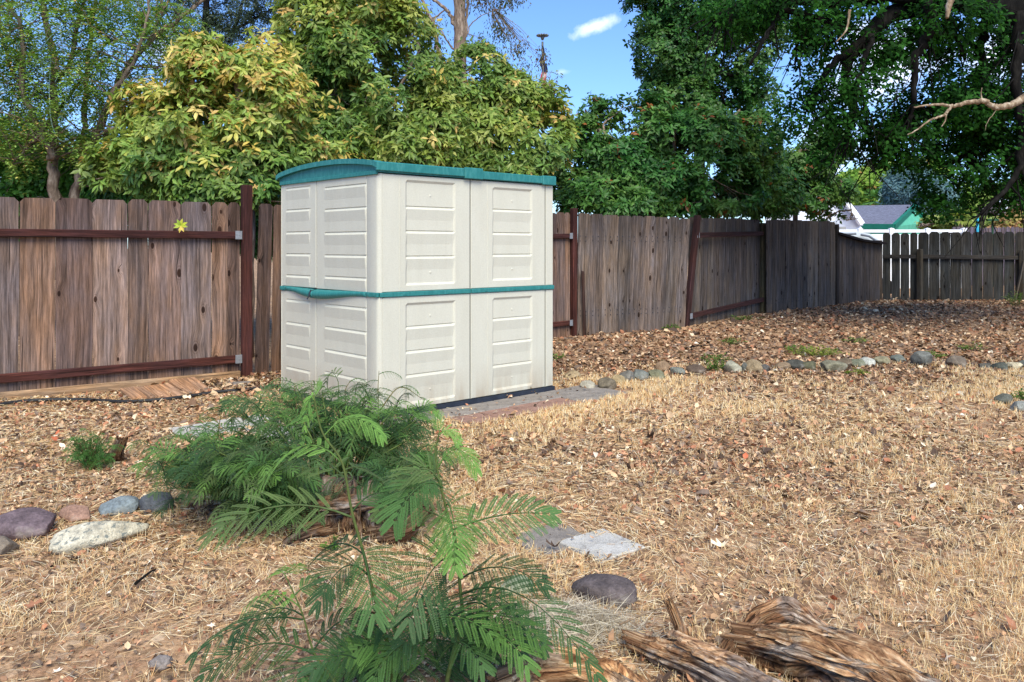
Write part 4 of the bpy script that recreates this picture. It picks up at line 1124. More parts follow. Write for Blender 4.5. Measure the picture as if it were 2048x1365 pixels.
def build_left_tree():
    b = P(118, 560, 11.0); b[2] = 0
    T = thing('deciduous_tree', 'multi-stemmed thin-leaved tree with bare grey trunks at the left edge behind the fence', 'tree', b)
    mb = MB(); D = 11.2; hubs = []
    W = F / D
    base = P(115, 560, D)
    for l, ra, rb, dd in (([(118, 560), (109, 400), (106, 308), (104, 222), (109, 137), (90, 30), (86, -40)], .085, .03, 0), ([(101, 320), (99, 300), (68, 239), (44, 171), (44, 68), (14, 0), (0, -50)], .05, .02, -.2),
                      ([(135, 560), (150, 393), (167, 325), (191, 273), (222, 195), (253, 137), (297, 85), (342, 51), (403, 3), (440, -40)], .075, .018, .2),
                      ([(109, 160), (137, 137), (150, 68), (171, 0), (180, -60)], .04, .02, .3), ([(165, 330), (164, 290), (171, 205), (178, 103), (185, 34), (200, -40)], .05, .018, .4),
                      ([(222, 195), (262, 130), (290, 60), (300, -20)], .035, .012, -.3), ([(44, 171), (20, 130), (0, 60)], .03, .012, 0), ([(106, 250), (140, 190), (170, 150), (230, 60)], .03, .01, .5),
                      ([(253, 137), (330, 130), (380, 120)], .02, .006, .1), ([(104, 230), (60, 290), (20, 330)], .02, .008, -.2), ([(191, 273), (240, 250), (300, 200)], .02, .006, -.2),
                      ([(297, 85), (330, 20), (345, -30)], .02, .008, .2), ([(106, 300), (60, 250), (10, 240)], .02, .008, .2)):
        hubs.append(limb(mb, V3(l, D + dd), ra, rb, 9, .03))
    hub = np.concatenate(hubs)
    for _ in range(260):
        a = hub[RNG.integers(len(hub))]
        if a[2] < 2.1: continue
        e = a + np.array([RNG.normal()*.35, RNG.normal()*.35, abs(RNG.normal())*.3 + .05])
        mb.tube([a, (a+e)/2 + RNG.normal(size=3)*.05, e], [.011, .007, .003], 4, cap=False)
        hubs.append(np.array([e]))
    hub = np.concatenate(hubs)
    blobs = [PB(60, 60, D, 110, 90, 1.0, .55), PB(200, 60, D, 100, 80, 1., .55), PB(300, 40, D, 70, 60, .8, .5), PB(60, 180, D, 90, 80, .9, .5), PB(170, 170, D, 80, 70, .9, .6), PB(240, 140, D, 60, 50, .7, .35),
             PB(40, 280, D, 60, 60, .6, .4), PB(150, 270, D, 70, 50, .7, .5), PB(-60, 150, D, 80, 180, 1., .5), PB(230, 210, D+.5, 50, 40, .5, .4), PB(100, -50, D, 250, 60, 1., .5)]
    pts, nor = blob_points(blobs, 3100, .43, 2.2, .5, seed=12.)
    twigs(mb, pts, hub, .10, .0035)
    mb.build('trunk', M['bark'], T, True)
    pal = palette([(96, 124, 60), (112, 142, 70), (130, 154, 82), (82, 108, 58), (172, 166, 92), (180, 142, 96)], [4, 4, 3, 3, .8, .4], gain=1.6)
    ls = LeafSet(); n = len(pts)
    ax = nrm(nor * np.array([1, 1, .2]) + RNG.normal(size=(n, 3)) * np.array([.6, .6, .2])); side = nrm(np.cross(ax, (0, 0, 1.)))
    for i in range(7):                    # flat sprays of small leaflets
        for s in (-1, 1):
            p = pts + ax * (0.04 + 0.034 * i) - np.array([0, 0, .004 * i * i])
            d = nrm(side * s + ax * .45 + np.array([0, 0, -.15]) + RNG.normal(size=(n, 3)) * .15)
            ls.add(p, d, np.tile((0., 0., 1.), (n, 1)) + RNG.normal(size=(n, 3)) * .25, RNG.uniform(.04, .065, n), RNG.uniform(.02, .03, n), pal(n), T_Q)
    ls.build('crown', M['leaf_small'], T)
    # cable loops hung in the branches
    c = MB(); d = 10.9
    pts = [(120, 45), (112, 62), (92, 85), (83, 110), (85, 135), (98, 180), (100, 225), (108, 262), (122, 282), (138, 280)]
    c.tube(curve(V3(pts, d), 8), .006, 6)
    c.tube(curve(V3([(120, 45), (122, 75), (104, 100), (100, 150), (99, 200), (103, 250)], d), 8), .006, 6)
    c.tube(curve(V3([(120, 60), (127, 120), (132, 160), (130, 215), (120, 250)], d), 8), .006, 6)
    c.tube(curve(V3([(70, 128), (76, 118), (98, 120), (112, 130), (118, 145), (110, 165)], d), 8), .005, 6)
    c.tube(curve([P(83 + 12*math.cos(t), 130 + 12*math.sin(t), d) for t in np.linspace(0, 6.28, 9)], 5), .005, 6)
    o = c.build('cable', M['cable'], None, True, base=P(100, 150, d))
    tag(o, 'pale looped cable tangled among the bare branches above the left fence', 'cable')
build_left_tree()

# bright understorey shrub at the far left and lower fillers
def col_bright(p):
    n = len(p); return palette([(96, 150, 60), (80, 132, 54), (110, 160, 72), (70, 112, 48)])(n)
bb_ = P(40, 560, 12.6); bb_[2] = 0
tree_broad('shrub', 'bright green shrub at the left edge showing over the fence tops', bb_, [bb_, P(42, 400, 12.6), P(50, 320, 12.6)], [],
    [PB(20, 330, 12.6, 90, 60, .6), PB(130, 345, 12.8, 80, 55, .6), PB(60, 420, 12.6, 140, 50, .6, 1.2), PB(220, 410, 12.6, 100, 50, .6, 1.2), PB(-80, 420, 12.6, 120, 50, .6), PB(-60, 350, 12.6, 80, 60, .6), PB(215, 320, 12.8, 60, 60, .6, .8), PB(60, 270, 13, 60, 40, .6, .6)], 4600, .10, col_bright, cat='shrub', seed=20., hole=.4, k=6, W=.5, tmpl=T_Q)
bb_ = P(600, 560, 14.8); bb_[2] = 0
tree_broad('shrub', 'dark understorey shrub filling the gap low behind the shed roof', bb_, [bb_, P(600, 400, 14.8), P(620, 340, 14.8)], [],
    [PB(330, 370, 12.3, 130, 60, .5), PB(560, 370, 13.6, 120, 60, .5), PB(760, 350, 14.6, 140, 60, .5), PB(980, 370, 15.5, 140, 55, .5), PB(500, 440, 12.5, 200, 60, .5)], 3800, .14, lambda p: DEEP(len(p)), cat='shrub', seed=21., hole=.3)

# small-leaved dark conifer-like tree high at left centre
b7 = P(440, 560, 20.0); b7[2] = 0
tree_broad('pine_tree', 'airy dark small-needled tree behind the yellow tree at the top left', b7,
    [b7, P(430, 300, 20), P(412, 100, 20), P(415, -60, 20)], [(V3([(412, 110), (470, 60), (540, 20)], 20), .05, .02), (V3([(412, 130), (360, 80), (330, 20)], 20), .05, .02), (V3([(465, 75), (480, 20), (500, -40)], 20), .05, .02)],
    [PB(420, 40, 20, 70, 50, 1., .8), PB(500, 30, 20, 70, 50, 1., .7), PB(370, 90, 20, 60, 45, .9, .6), PB(450, 100, 20, 70, 40, .9, .6), PB(340, 160, 20, 50, 50, .8, .5), PB(430, -40, 20, 120, 50, 1., .7), PB(560, -10, 20, 60, 60, 1., .7), PB(320, 20, 20, 60, 60, .9, .5)],
    3600, .09, palette_f if False else (lambda p: palette([(58, 74, 52), (66, 84, 56), (48, 62, 46)])(len(p))), seed=23., hole=.42, k=7, W=.28, tmpl=T_D, bark=M['bark_dark'], r0=.14)

def build_tall_tree():
    D = 21.0; b = P(925, 560, D); b[2] = 0
    T = thing('tall_tree', 'tall brown trunk with bare side branches and sparse hanging leaves above the shed', 'tree', b)
    mb = MB(); hubs = []
    hubs.append(limb(mb, [b, P(923, 300, D), P(920, 110, D), P(919, 0, D), P(917, -120, D)], .20, .13, 12, .02))
    for l, ra, rb in (([(919, 70), (905, 40), (891, 18), (864, -5), (850, -40)], .06, .03), ([(881, 120), (867, 51), (847, 7), (835, -30)], .06, .035), ([(820, 75), (857, 45), (891, 20)], .03, .02),
                      ([(928, 110), (932, 60), (936, 0), (940, -60)], .045, .03), ([(925, 120), (900, 90), (881, 60)], .03, .02), ([(810, 100), (812, 60), (800, 0)], .025, .012), ([(936, 0), (980, -30), (1030, -40)], .03, .015),
                      ([(932, 70), (950, 40), (990, 20)], .02, .008)):
        hubs.append(limb(mb, V3(l, D), ra, rb, 7, .04))
    hub = np.concatenate(hubs)
    blobs = [PB(1010, -20, D, 40, 40, .6, .5), PB(960, -10, D, 40, 30, .6, .35), PB(1000, 60, D, 30, 60, .5, .25), PB(1035, 105, D, 16, 26, .3, .5), PB(960, 90, D, 40, 30, .5, .2), PB(800, 30, D, 40, 50, .6, .25), PB(860, 60, D, 40, 60, .6, .2),
             PB(1040, 150, D, 26, 40, .4, .25), PB(1100, 170, D, 20, 40, .4, .25), PB(1085, 120, D, 10, 30, .3, .5)]
    pts, nor = blob_points(blobs, 800, .40, 2.5, .4, seed=30.)
    twigs(mb, pts, hub, .25, .004)
    mb.build('trunk', M['bark'], T, True)
    pal = palette([(92, 96, 52), (112, 104, 60), (80, 92, 48), (104, 76, 58)])
    ls = LeafSet(); rosettes(ls, pts, nor, 4, .10, .34, lambda p: pal(len(p)), T_D, -.9, .5, .8)
    ls.build('crown', M['leaf_small'], T)
build_tall_tree()

# ------------------------------------------------------------------ flagpole
def build_flag():
    D = 22.0; b = P(1091, 560, D); b[2] = 0
    T = thing('flagpole', 'flagpole with a wide metal finial standing beyond the trees', 'flagpole', b)
    mb = MB(); x = b[0]; top = P(1085, 84, D)[2]
    mb.tube([(x, D, 0), (x - .05, D, top * .5), (P(1085, 90, D)[0], D, top)], [.05, .045, .03], 10); mb.build('pole', M['metal_dark'], T, True)
    mb = MB(); c = P(1085, 72, D); c[0] = P(1085, 0, D)[0]
    for k in range(7):
        w = math.pi * k / 7
        dx, dy = math.cos(w), math.sin(w)
        V = [c + np.array([dx*t, dy*t, (-.02 + .03*abs(t)/.17)]) for t in (-.17, 0, .17)]
        mb.tube(V, [.02, .03, .02], 6)
    mb.tube([c + (0, 0, .05), c + (0, 0, -.04), c + (0, 0, -.12)], [.02, .06, .03], 8); mb.build('finial', M['metal_dark'], T, True)
    # furled flag: narrow folded cloth with stripes
    f = MB(); W_, H_ = 9, 40; V = []; cl = []
    y0, y1 = 92, 215
    for j in range(H_ + 1):
        py = y0 + (y1 - y0) * j / H_; cx = 1085 + 6 * j / H_ + 2*math.sin(j*.5)
        wid = (3 + 9 * sst(j / 14.)) * (1 - .3 * sst((j-28)/12.))
        for i in range(W_ + 1):
            t = i / W_ - .5; p = P(cx + t * wid, py, D) + np.array([0, .06*math.sin(t*14 + j*.2), 0])
            V.append(p)
            s = (j * .9 + i * .8)
            if j < 18: c_ = lin((52, 58, 98))
            else: c_ = lin((190, 62, 66)) if int(s / 3.4) % 2 else lin((214, 206, 208))
            cl.append(c_)
    f.add(V, [(j*(W_+1)+i, j*(W_+1)+i+1, (j+1)*(W_+1)+i+1, (j+1)*(W_+1)+i) for j in range(H_) for i in range(W_)], np.array(cl))
    o = f.build('flag', M['attr'], None, True, base=P(1086, 150, D))
    tag(o, 'furled red, white and blue striped flag hanging limp down the pole', 'flag')
build_flag()

# ------------------------------------------------------------------ houses and far things
def build_far():
    # green gabled house with grey shingle roof
    D = 42.0
    b = P(1780, 520, D); b[2] = 0
    H = thing('gable_house', 'green house with grey shingled gable roof seen over the right fence', 'house', b)
    RL = P(1706, 416, D + 4); RR = P(1828, 414, D + 2); EL = P(1712, 453, D - 1); ER = P(1786, 454, D - 2.5); GE = P(1850, 446, D + 1.5)
    mb = MB(); mb.add([EL, ER, RR, RL], [(0, 1, 2, 3)], (1, 1, 1)); up = np.array([0, 0, .12])
    mb.add([EL+up, ER+up, RR+up, RL+up], [(0, 1, 2, 3)]); mb.add([EL, ER, ER+up, EL+up, RR, RR+up, RL, RL+up], [(0,1,2,3), (1,4,5,2), (0,3,7,6)]); mb.build('roof', M['shingle'], H)
    mb = MB(); gz0 = lambda p: np.array([p[0], p[1], 0])
    bk = np.array([1.5, 6, 0.0])
    mb.add([ER, RR, GE], [(0, 2, 1)], lin((88, 168, 140))); mb.add([gz0(ER), gz0(GE), GE, ER], [(0, 1, 2, 3)], lin((88, 168, 140)))
    mb.add([gz0(EL), gz0(ER), ER - (0,0,.05), EL - (0,0,.05)], [(0, 1, 2, 3)], lin((76, 150, 126)))
    mb.add([gz0(GE), gz0(GE + bk), GE + bk, GE], [(0, 1, 2, 3)], lin((76, 150, 126))); mb.build('wall', M['attr'], H)
    mb = MB(); g = lin((30, 110, 92))
    mb.beam(ER + (0, -.1, 0), RR + (0, -.1, .02), .18, .26, g); mb.beam(RR + (0, -.12, .02), GE + (0, -.12, 0), .18, .26, g); mb.beam(EL + (0, -.1, 0), ER + (0, -.1, 0), .2, .26, g); mb.build('fascia', M['attr'], H)
    mb = MB(); back = np.array([2.0, 5.0, .0]); mb.add([RR, GE, GE + back, RR + back], [(0, 1, 2, 3)]); mb.build('roof', M['shingle'], H)
    # white house behind it with steep gable edge
    b = P(1650, 520, 34); b[2] = 0
    Wt = thing('white_house', 'white-walled house with pale slanting roof edge behind the dark leaves', 'house', b)
    mb = MB(); D2 = 33
    a0, a1, a2 = P(1560, 455, D2), P(1600, 372, D2), P(1668, 398, D2); a3 = P(1724, 456, D2)
    mb.add([gz0(a0), gz0(a3), a3, a2, P(1640, 380, D2), a0], [(0, 1, 2, 3, 4, 5)], lin((222, 226, 236)))
    bq = np.array([-3, 6, 0.0]); mb.add([gz0(a3), gz0(a3 + bq), a3 + bq, a3], [(0, 1, 2, 3)], lin((214, 220, 232)))
    mb.build('wall', M['attr'], Wt)
    mb = MB(); up = np.array([0, 0, .14]); r0, r1 = P(1674, 392, D2 - .3), P(1726, 452, D2 - .3); rb0, rb1 = P(1600, 370, D2 + 5), P(1640, 450, D2 + 5)
    mb.add([r0, r1, rb1, rb0, r0+up, r1+up, rb1+up, rb0+up], [(0,1,2,3), (4,5,6,7), (0,4,5,1), (1,5,6,2), (3,7,4,0)], lin((196, 206, 220))); mb.build('roof', M['attr'], Wt)
    mb = MB(); mb.beam(P(1694, 405, D2 - .6), P(1724, 449, D2 - .6), .2, .2, lin((236, 238, 242))); mb.beam(P(1560, 457, D2 - .3), P(1690, 457, D2 - .3), .2, .12, lin((150, 150, 150))); mb.build('fascia', M['attr'], Wt)
    # second roof further left, lilac
    b = P(1590, 520, 40); b[2] = 0
    G = thing('grey_house', 'grey-roofed house glimpsed through the dark leaves left of the white gable', 'house', b)
    mb = MB(); mb.add([P(1530, 400, 40), P(1660, 400, 40), P(1640, 362, 44), P(1560, 362, 44)], [(0, 1, 2, 3)]); mb.build('roof', M['shingle'], G)
    mb = MB(); mb.add([gz0(P(1530, 400, 40)), gz0(P(1660, 400, 40)), P(1660, 400, 40), P(1530, 400, 40)], [(0, 1, 2, 3)], lin((214, 216, 226)))
    mb.add([gz0(P(1660, 400, 40)), gz0(P(1640, 400, 44)), P(1640, 364, 44), P(1660, 400, 40)], [(0, 1, 2, 3)], lin((214, 216, 226))); mb.build('wall', M['attr'], G)
    # white vinyl fence
    D3 = 23.5; b = P(1800, 560, D3); b[2] = 0
    Vf = thing('vinyl_fence', 'long white vinyl panel fence beyond the dark pickets at right', 'fence', b)
    za = P(0, 460, D3)[2]
    for (x0, x1) in ((1560, 1620), (1623, 1717), (1721, 1780), (1784, 1852), (1856, 1925)):
        mb = MB(); c0, c1 = P(x0, 0, D3), P(x1, 0, D3); cx = (c0[0] + c1[0]) / 2; hx = (c1[0] - c0[0]) / 2
        mb.box((cx, D3, za / 2 - .05), (1,0,0), (0,1,0), (0,0,1), hx, .02, za/2 - .08, bev=.004)
        mb.box((cx, D3, za - .04), (1,0,0), (0,1,0), (0,0,1), hx, .04, .045, bev=.006)
        for i in range(int(hx*2 / .15)): mb.box((c0[0] + .08 + i*.15, D3 - .023, za/2 - .05), (1,0,0), (0,1,0), (0,0,1), .065, .004, za/2 - .13, bev=.002)
        mb.build('fence_panel', M['white'], Vf)
    for x in (1558, 1621, 1719, 1782, 1854, 1927):
        mb = MB(); c = P(x, 0, D3); mb.box((c[0], D3 - .02, za/2), (1,0,0), (0,1,0), (0,0,1), .065, .065, za/2 + .01, bev=.008)
        mb.box((c[0], D3 - .02, za + .02), (1,0,0), (0,1,0), (0,0,1), .07, .07, .012, bev=.006); mb.add([(c[0]-.06, D3-.08, za+.035), (c[0]+.06, D3-.08, za+.035), (c[0]+.06, D3+.04, za+.035), (c[0]-.06, D3+.04, za+.035), (c[0], D3-.02, za+.06)], [(0,1,4),(1,2,4),(2,3,4),(3,0,4)])
        mb.build('post', M['white'], Vf)
    # weathered fence stub further right
    b = P(1945, 560, 25); b[2] = 0
    Sf = thing('weathered_fence', 'short greyish-purple weathered fence behind the pickets right of the white fence', 'fence', b)
    mb = MB(); r = random.Random(4)
    for i in range(30):
        px = 1905 + i * 9; c = P(px, 455 + r.uniform(-1, 1), 25)
        board(mb, (c[0], 25), np.array([1., 0]), np.array([0., -1.]), .12, 0, c[2], .02, lin((120, 110, 120)), 300 + i, 0, .03)
    mb.build('board_panel', M['plank'], Sf)
    # parked pale van top beyond the sagging rail
    b = P(1720, 560, 21); b[2] = 0
    Cr = thing('covered_boat', 'white covered boat or vehicle top showing above the sagging fence rail', 'vehicle', b)
    mb = MB(); prof = [(1672, 470), (1680, 466), (1710, 463), (1740, 468), (1756, 478), (1764, 492)]
    V = []; n = len(prof)
    for dd in (20.6, 22.4):
        for (x, y) in prof: V.append(P(x, y, 20.6) + np.array([0, dd - 20.6, 0]))
        V.append(P(1764, 540, 20.6) + np.array([0, dd - 20.6, 0])); V.append(P(1672, 540, 20.6) + np.array([0, dd - 20.6, 0]))
    n += 2
    mb.add(V, [tuple(range(n)), tuple(range(2*n-1, n-1, -1))] + [(i, (i+1) % n, n + (i+1) % n, n+i) for i in range(n)], lin((205, 214, 224))); mb.build('cover', M['attr'], Cr, False)
    mb = MB(); mb.tube(V3([(1676, 474), (1690, 469), (1712, 468)], 20.5), .03, 6, lin((110, 116, 128))); mb.tube(V3([(1722, 470), (1738, 473), (1752, 482)], 20.5), .03, 6, lin((110, 116, 128))); mb.build('edge_trim', M['attr'], Cr)
    for x in (1680, 1750):
        mb = MB(); c = P(x, 0, 21.2); mb.tube([(c[0], 20.7, .3), (c[0], 20.95, .3)], .3, 16, lin((30, 30, 32)))
        mb.build('wheel', M['attr'], Cr)
    # brown house at the right edge
    b = P(2020, 520, 36); b[2] = 0
    Bh = thing('brown_house', 'tan brown house with low dark gable eave at the right edge', 'house', b); D4 = 36
    mb = MB(); mb.add([gz0(P(1985, 0, D4)), gz0(P(2200, 0, D4)), P(2200, 380, D4), P(2110, 378, D4), P(1972, 436, D4), gz0(P(1985, 0, D4))+(0,0,.01)], [(0, 1, 2, 3, 4)], lin((176, 128, 86))); mb.build('wall', M['attr'], Bh)
    mb = MB(); mb.beam(P(1962, 430, D4 - 1), P(2100, 374, D4 - 1), 2.0, .2, lin((92, 78, 72))); mb.beam(P(1968, 434, D4 - .6), P(2100, 380, D4 - .6), 1.2, .14, lin((128, 76, 50))); mb.build('roof', M['attr'], Bh)
    # satellite dish / pale disc
    b = P(2004, 404, 31)
    mb = MB(); c = b; ring = [c + np.array([.26*math.cos(t), .05*math.sin(t*2), .34*math.sin(t)]) for t in np.linspace(0, 6.283, 25)[:-1]]
    mb.add(ring + [c + (0, .14, 0)], [(i, (i+1) % 24, 24) for i in range(24)], lin((214, 226, 240)))
    mb.tube([c + (0, .14, 0), c + (.1, .5, -.5), P(2016, 425, 34.5)], .03, 6, lin((160, 160, 160)))
    o = mb.build('satellite_dish', M['attr'], None, True, base=b); tag(o, 'pale round dish above the brown house eave at the right', 'satellite dish')
    # blue post
    mb = MB(); c = P(1955, 560, 24.5)
    mb.tube([(c[0], 24.5, 0), (c[0], 24.5, P(0, 438, 24.5)[2]), (c[0], 24.5, P(0, 432, 24.5)[2])], [.04, .04, .01], 8, lin((60, 170, 200)))
    o = mb.build('blue_post', M['attr'], None, True, base=(c[0], 24.5, 0)); tag(o, 'bright blue pole standing among the palms beyond the right fence', 'pole')
    # round green bird feeder table
    c = P(1985, 560, 24.3); Fd = thing('garden_table', 'small dark green stand with flat top beyond the right fence', 'garden stand', (c[0], 24.3, 0))
    mb = MB(); zt = P(0, 442, 24.3)[2]; mb.tube([(c[0], 24.3, 0), (c[0], 24.3, zt)], .03, 8, lin((40, 70, 50))); mb.build('leg', M['attr'], Fd)
    mb = MB(); mb.tube([(c[0], 24.3, zt), (c[0], 24.3, zt + .05)], .17, 18, lin((50, 92, 66))); mb.build('table_top', M['attr'], Fd)
build_far()

def far_tree(name, label, px, d, blobs, n, L, cols, cat='tree', tmpl=T_Q, k=6, W=.5, seed=1., hole=.36, w=None):
    b = P(px, 560, d); b[2] = 0; top = P(px, blobs[0][1], d)
    pal = palette(cols, w)
    tree_broad(name, label, b, [b, (b + top) / 2 + np.array([.1, 0, 0]), top], [], [PB(x, y, d + dd, rx, ry, rd, de) for (x, y, dd, rx, ry, rd, de) in blobs], n, L, lambda p: pal(len(p)), k, hole, M['leaf_small'], None, cat, None, .01, W, tmpl, seed, .22, shell=.8, hs=.6)
far_tree('leafy_tree', 'sunlit yellow-green tree far beyond the grey roofed house', 1750, 60, [(1740, 375, 0, 60, 38, 3, 1), (1790, 365, 2, 55, 40, 3, 1), (1700, 400, 0, 40, 30, 2, 1), (1830, 350, 3, 50, 30, 3, 1), (1800, 400, -2, 60, 30, 2, 1)], 3600, .42,
         [(120, 158, 62), (142, 172, 76), (96, 136, 58), (160, 180, 90), (190, 150, 90)], w=[3, 3, 2, 2, .4], seed=40.)
far_tree('cedar_tree', 'blue-grey weeping cedar rising behind the green gable', 1840, 50, [(1820, 380, 0, 42, 40, 2, 1), (1850, 400, 0, 50, 45, 2.2, 1), (1815, 350, 0, 30, 20, 1.4, .8), (1870, 430, 0, 40, 30, 2, 1)], 3000, .34,
         [(96, 130, 140), (116, 150, 160), (80, 110, 120), (134, 166, 172)], tmpl=T_D, W=.22, k=8, seed=41.)
far_tree('leafy_tree', 'light green tree right of the blue cedar over the house roof', 1900, 56, [(1900, 420, 0, 50, 30, 2.5, 1), (1950, 410, 0, 60, 35, 2.5, 1), (2010, 400, 2, 60, 30, 2.5, .8), (2080, 400, 2, 60, 40, 2, 1)], 2600, .42,
         [(132, 164, 78), (110, 146, 66), (156, 176, 96)], seed=42.)
far_tree('hedge', 'pale green shrub row behind the white fence under the right canopy', 1900, 27, [(1870, 448, 0, 30, 14, .6, 1), (1920, 444, 0, 30, 18, .6, 1), (1980, 450, 0, 45, 14, .6, 1), (1842, 452, 0, 16, 10, .5, 1)], 1500, .13,
         [(150, 170, 96), (124, 152, 78), (172, 178, 112)], 'hedge', seed=43.)
far_tree('shrub', 'dry orange-tan shrub in front of the brown house at right', 2030, 26, [(2030, 455, 0, 36, 26, .6, 1), (2070, 450, 0, 40, 30, .6, 1), (2005, 462, 0, 20, 12, .4, 1)], 1300, .12,
         [(196, 150, 108), (176, 158, 96), (210, 172, 130), (150, 150, 84)], 'shrub', seed=44.)

def palm(label, px, py, d, r, n, col, drop=.35):
    b = P(px, 560, d); b[2] = 0; c = P(px, py, d)
    T = thing('palm_tree', label, 'palm', b, 'palms beyond the right fence')
    mb = MB(); mb.tube([b, (b+c)/2, c], [.16, .13, .12], 8); mb.build('trunk', M['bark'], T, True)
    ls = LeafSet(); pts = []; ds = []; 
    for i in range(n):
        w = RNG.uniform(0, 6.28); el = RNG.uniform(-.2, 1.2)
        dd = np.array([math.cos(w)*math.cos(el), math.sin(w)*math.cos(el), math.sin(el)])
        for k in range(12):
            a = (k - 5.5) * .16; side = np.cross(dd, (0, 0, 1)); side /= np.linalg.norm(side)
            v = dd * math.cos(a) + side * math.sin(a); pts.append(c + dd * r * .35); ds.append(v * 1.0 - np.array([0, 0, drop * .3]))
    m = len(pts); ls.add(np.array(pts), np.array(ds), np.tile((0., 0, 1), (m, 1)) + RNG.normal(size=(m, 3))*.3, np.full(m, r * .8), np.full(m, r * .09), lin(col) * RNG.uniform(.7, 1.3, (m, 1)), T_Q)
    ls.build('crown', M['leaf_small'], T)
palm('light green fan palm above the grey shingled ridge', 1758, 406, 52, 1.1, 26, (112, 160, 92))
palm('yellowish palm beside the blue pole', 1918, 440, 26, .5, 22, (150, 164, 82))
palm('green palm between the blue pole and the cedar', 1945, 436, 28, .5, 22, (104, 140, 66))

# sprig growing through the left fence
def build_sprig():
    b = P(366, 462, 8.1); T = thing('leafy_sprig', 'small yellow-green leaf sprig poking through the left fence at its top rail', 'plant', b)
    mb = MB(); mb.tube([b + (0, .12, .0), b, b + (0, -.05, .05)], [.005, .004, .003], 6, lin((110, 100, 50))); mb.build('stem', M['stem'], T)
    ls = LeafSet(); c = b + (0, -.05, .05); ds = [(.9, -.2, .5), (-.9, -.2, .3), (.2, -.2, 1), (-.5, -.3, .9), (.9, -.3, -.1), (-.1, -.4, -.9), (.5, -.4, -.8), (-.6, -.5, -.2)]
    cl = [(190, 200, 60), (170, 190, 56), (196, 196, 70), (150, 176, 54), (180, 190, 60), (220, 196, 90), (214, 184, 84), (170, 184, 60)]
    n = len(ds); ls.add(np.tile(c, (n, 1)), np.array(ds, float), np.tile((0, -1., .3), (n, 1)), np.full(n, .075), np.full(n, .032), np.array([lin(q) for q in cl]), T_E); ls.build('leaves', M['leaf'], T)
build_sprig()

# ------------------------------------------------------------------ stones
def rock(name, label, c, rx, ry, rz, col, seed, yaw=0., group=None, sink=.3, cat='rock', rough=.22, spots=None):
    import bmesh
    bm = bmesh.new(); bmesh.ops.create_icosphere(bm, subdivisions=4, radius=1.0)
    V = np.array([v.co for v in bm.verts]); Fc = np.array([[v.index for v in f.verts] for f in bm.faces]); bm.free()
    s = seed * 3.17
    n = fbm(V[:, 0]*1.1 + s, V[:, 1]*1.1, V[:, 2]*1.1, 3) - .5
    V = V * (1 + rough * 2 * n)[:, None]
    V = np.sign(V) * np.abs(V) ** .88
    m = fbm(V[:, 0]*5 + s, V[:, 1]*5, V[:, 2]*5, 3) - .5; V = V * (1 + .08 * m)[:, None]
    rs = np.random.default_rng(int(seed * 13 + 1))
    for _ in range(9):
        pn = nrm(rs.normal(size=3)); dd = rs.uniform(.62, .88); over = np.maximum(0, V @ pn - dd); V = V - over[:, None] * pn * .88
    V = V * (1 + .05 * (fbm(V[:, 0]*9 + s, V[:, 1]*9, V[:, 2]*9, 3) - .5))[:, None]
    V = V * np.array([rx, ry, rz]) * 1.04; cy, sy = math.cos(yaw), math.sin(yaw)
    V = np.stack([V[:, 0]*cy - V[:, 1]*sy, V[:, 0]*sy + V[:, 1]*cy, V[:, 2]], 1)
    c = np.array(c, float); cc = c + (0, 0, rz * (1 - sink))
    cols = np.tile(lin(col) * np.array([1.06, .98, .76]), (len(V), 1))
    o = place(name, V + cc, Fc.ravel(), np.arange(len(Fc))*3, M['rock_speck' if spots is not None else 'rock'], None, cols, None, True, base=c)
    return tag(o, label, cat, group)
def rock_px(label, x0, x1, ytop, ybot, col, seed, yaw=0., group=None, deep=.8, **k):
    """rock standing on the ground at ybot, spanning x0..x1, top at ytop"""
    g = GP((x0+x1)/2, ybot); w = (x1-x0)/2/F*g[1]; ry = w * deep; sink = k.pop('sink', .45)
    y = g[1] + ry * .75
    h = (ybot - ytop) / F * g[1]; hz = max(.035, h * .84)
    c = np.array([(((x0+x1)/2) - CX)/F*y, y, float(gz(g[0], y))])
    return rock('rock', label, c, w*1.08, ry, hz / (2 - sink) * 1.15, col, seed, yaw, group, sink, **k)
rock_px('purple-grey boulder at the left edge of the foreground rocks', 0, 108, 1032, 1082, (108, 96, 112), 1, .1, 'foreground border rocks')
rock_px('small brown-grey rock cut off by the left edge below the purple boulder', -40, 34, 1080, 1116, (120, 112, 110), 2, 0, 'foreground border rocks')
rock_px('low pinkish rock between the purple boulder and the blue-grey rock', 118, 184, 1020, 1048, (150, 122, 118), 3, 0, 'foreground border rocks')
rock_px('smooth blue-grey rock behind the speckled white one', 203, 278, 1001, 1032, (120, 134, 154), 4, .2, 'foreground border rocks')
rock_px('dark slate rock half under the bush fronds', 282, 352, 992, 1028, (92, 98, 114), 5, 0, 'foreground border rocks')
def white_rock():
    g = GP(196, 1108)
    rock('rock', 'long pale speckled rock lying diagonally in the left foreground', np.array([(198-CX)/F*(g[1]+.1), g[1]+.12, float(gz(g[0], g[1]))]), .215, .075, .07, (186, 184, 182), 6, .58, 'foreground border rocks', .42, spots=(86, 96, 100), rough=.2)
white_rock()
rock_px('smooth dark purple rock beside the stepping stone in front', 1148, 1272, 1166, 1218, (92, 86, 96), 7, -.1, None, .75)
rock_px('pale greenish rounded rock behind the sapling fronds', 1002, 1068, 1156, 1196, (148, 158, 146), 8, 0)
rock_px('small dark flat stone among straw at lower left', 300, 342, 1322, 1342, (128, 124, 134), 9, 0)
rock_px('dark grey long stone at the right edge below the border row', 1984, 2026, 790, 808, (92, 96, 96), 70, .3, 'stones at the right edge')
rock_px('light grey stone cut by the right edge below the border row', 2020, 2064, 806, 824, (136, 142, 150), 71, .1, 'stones at the right edge')
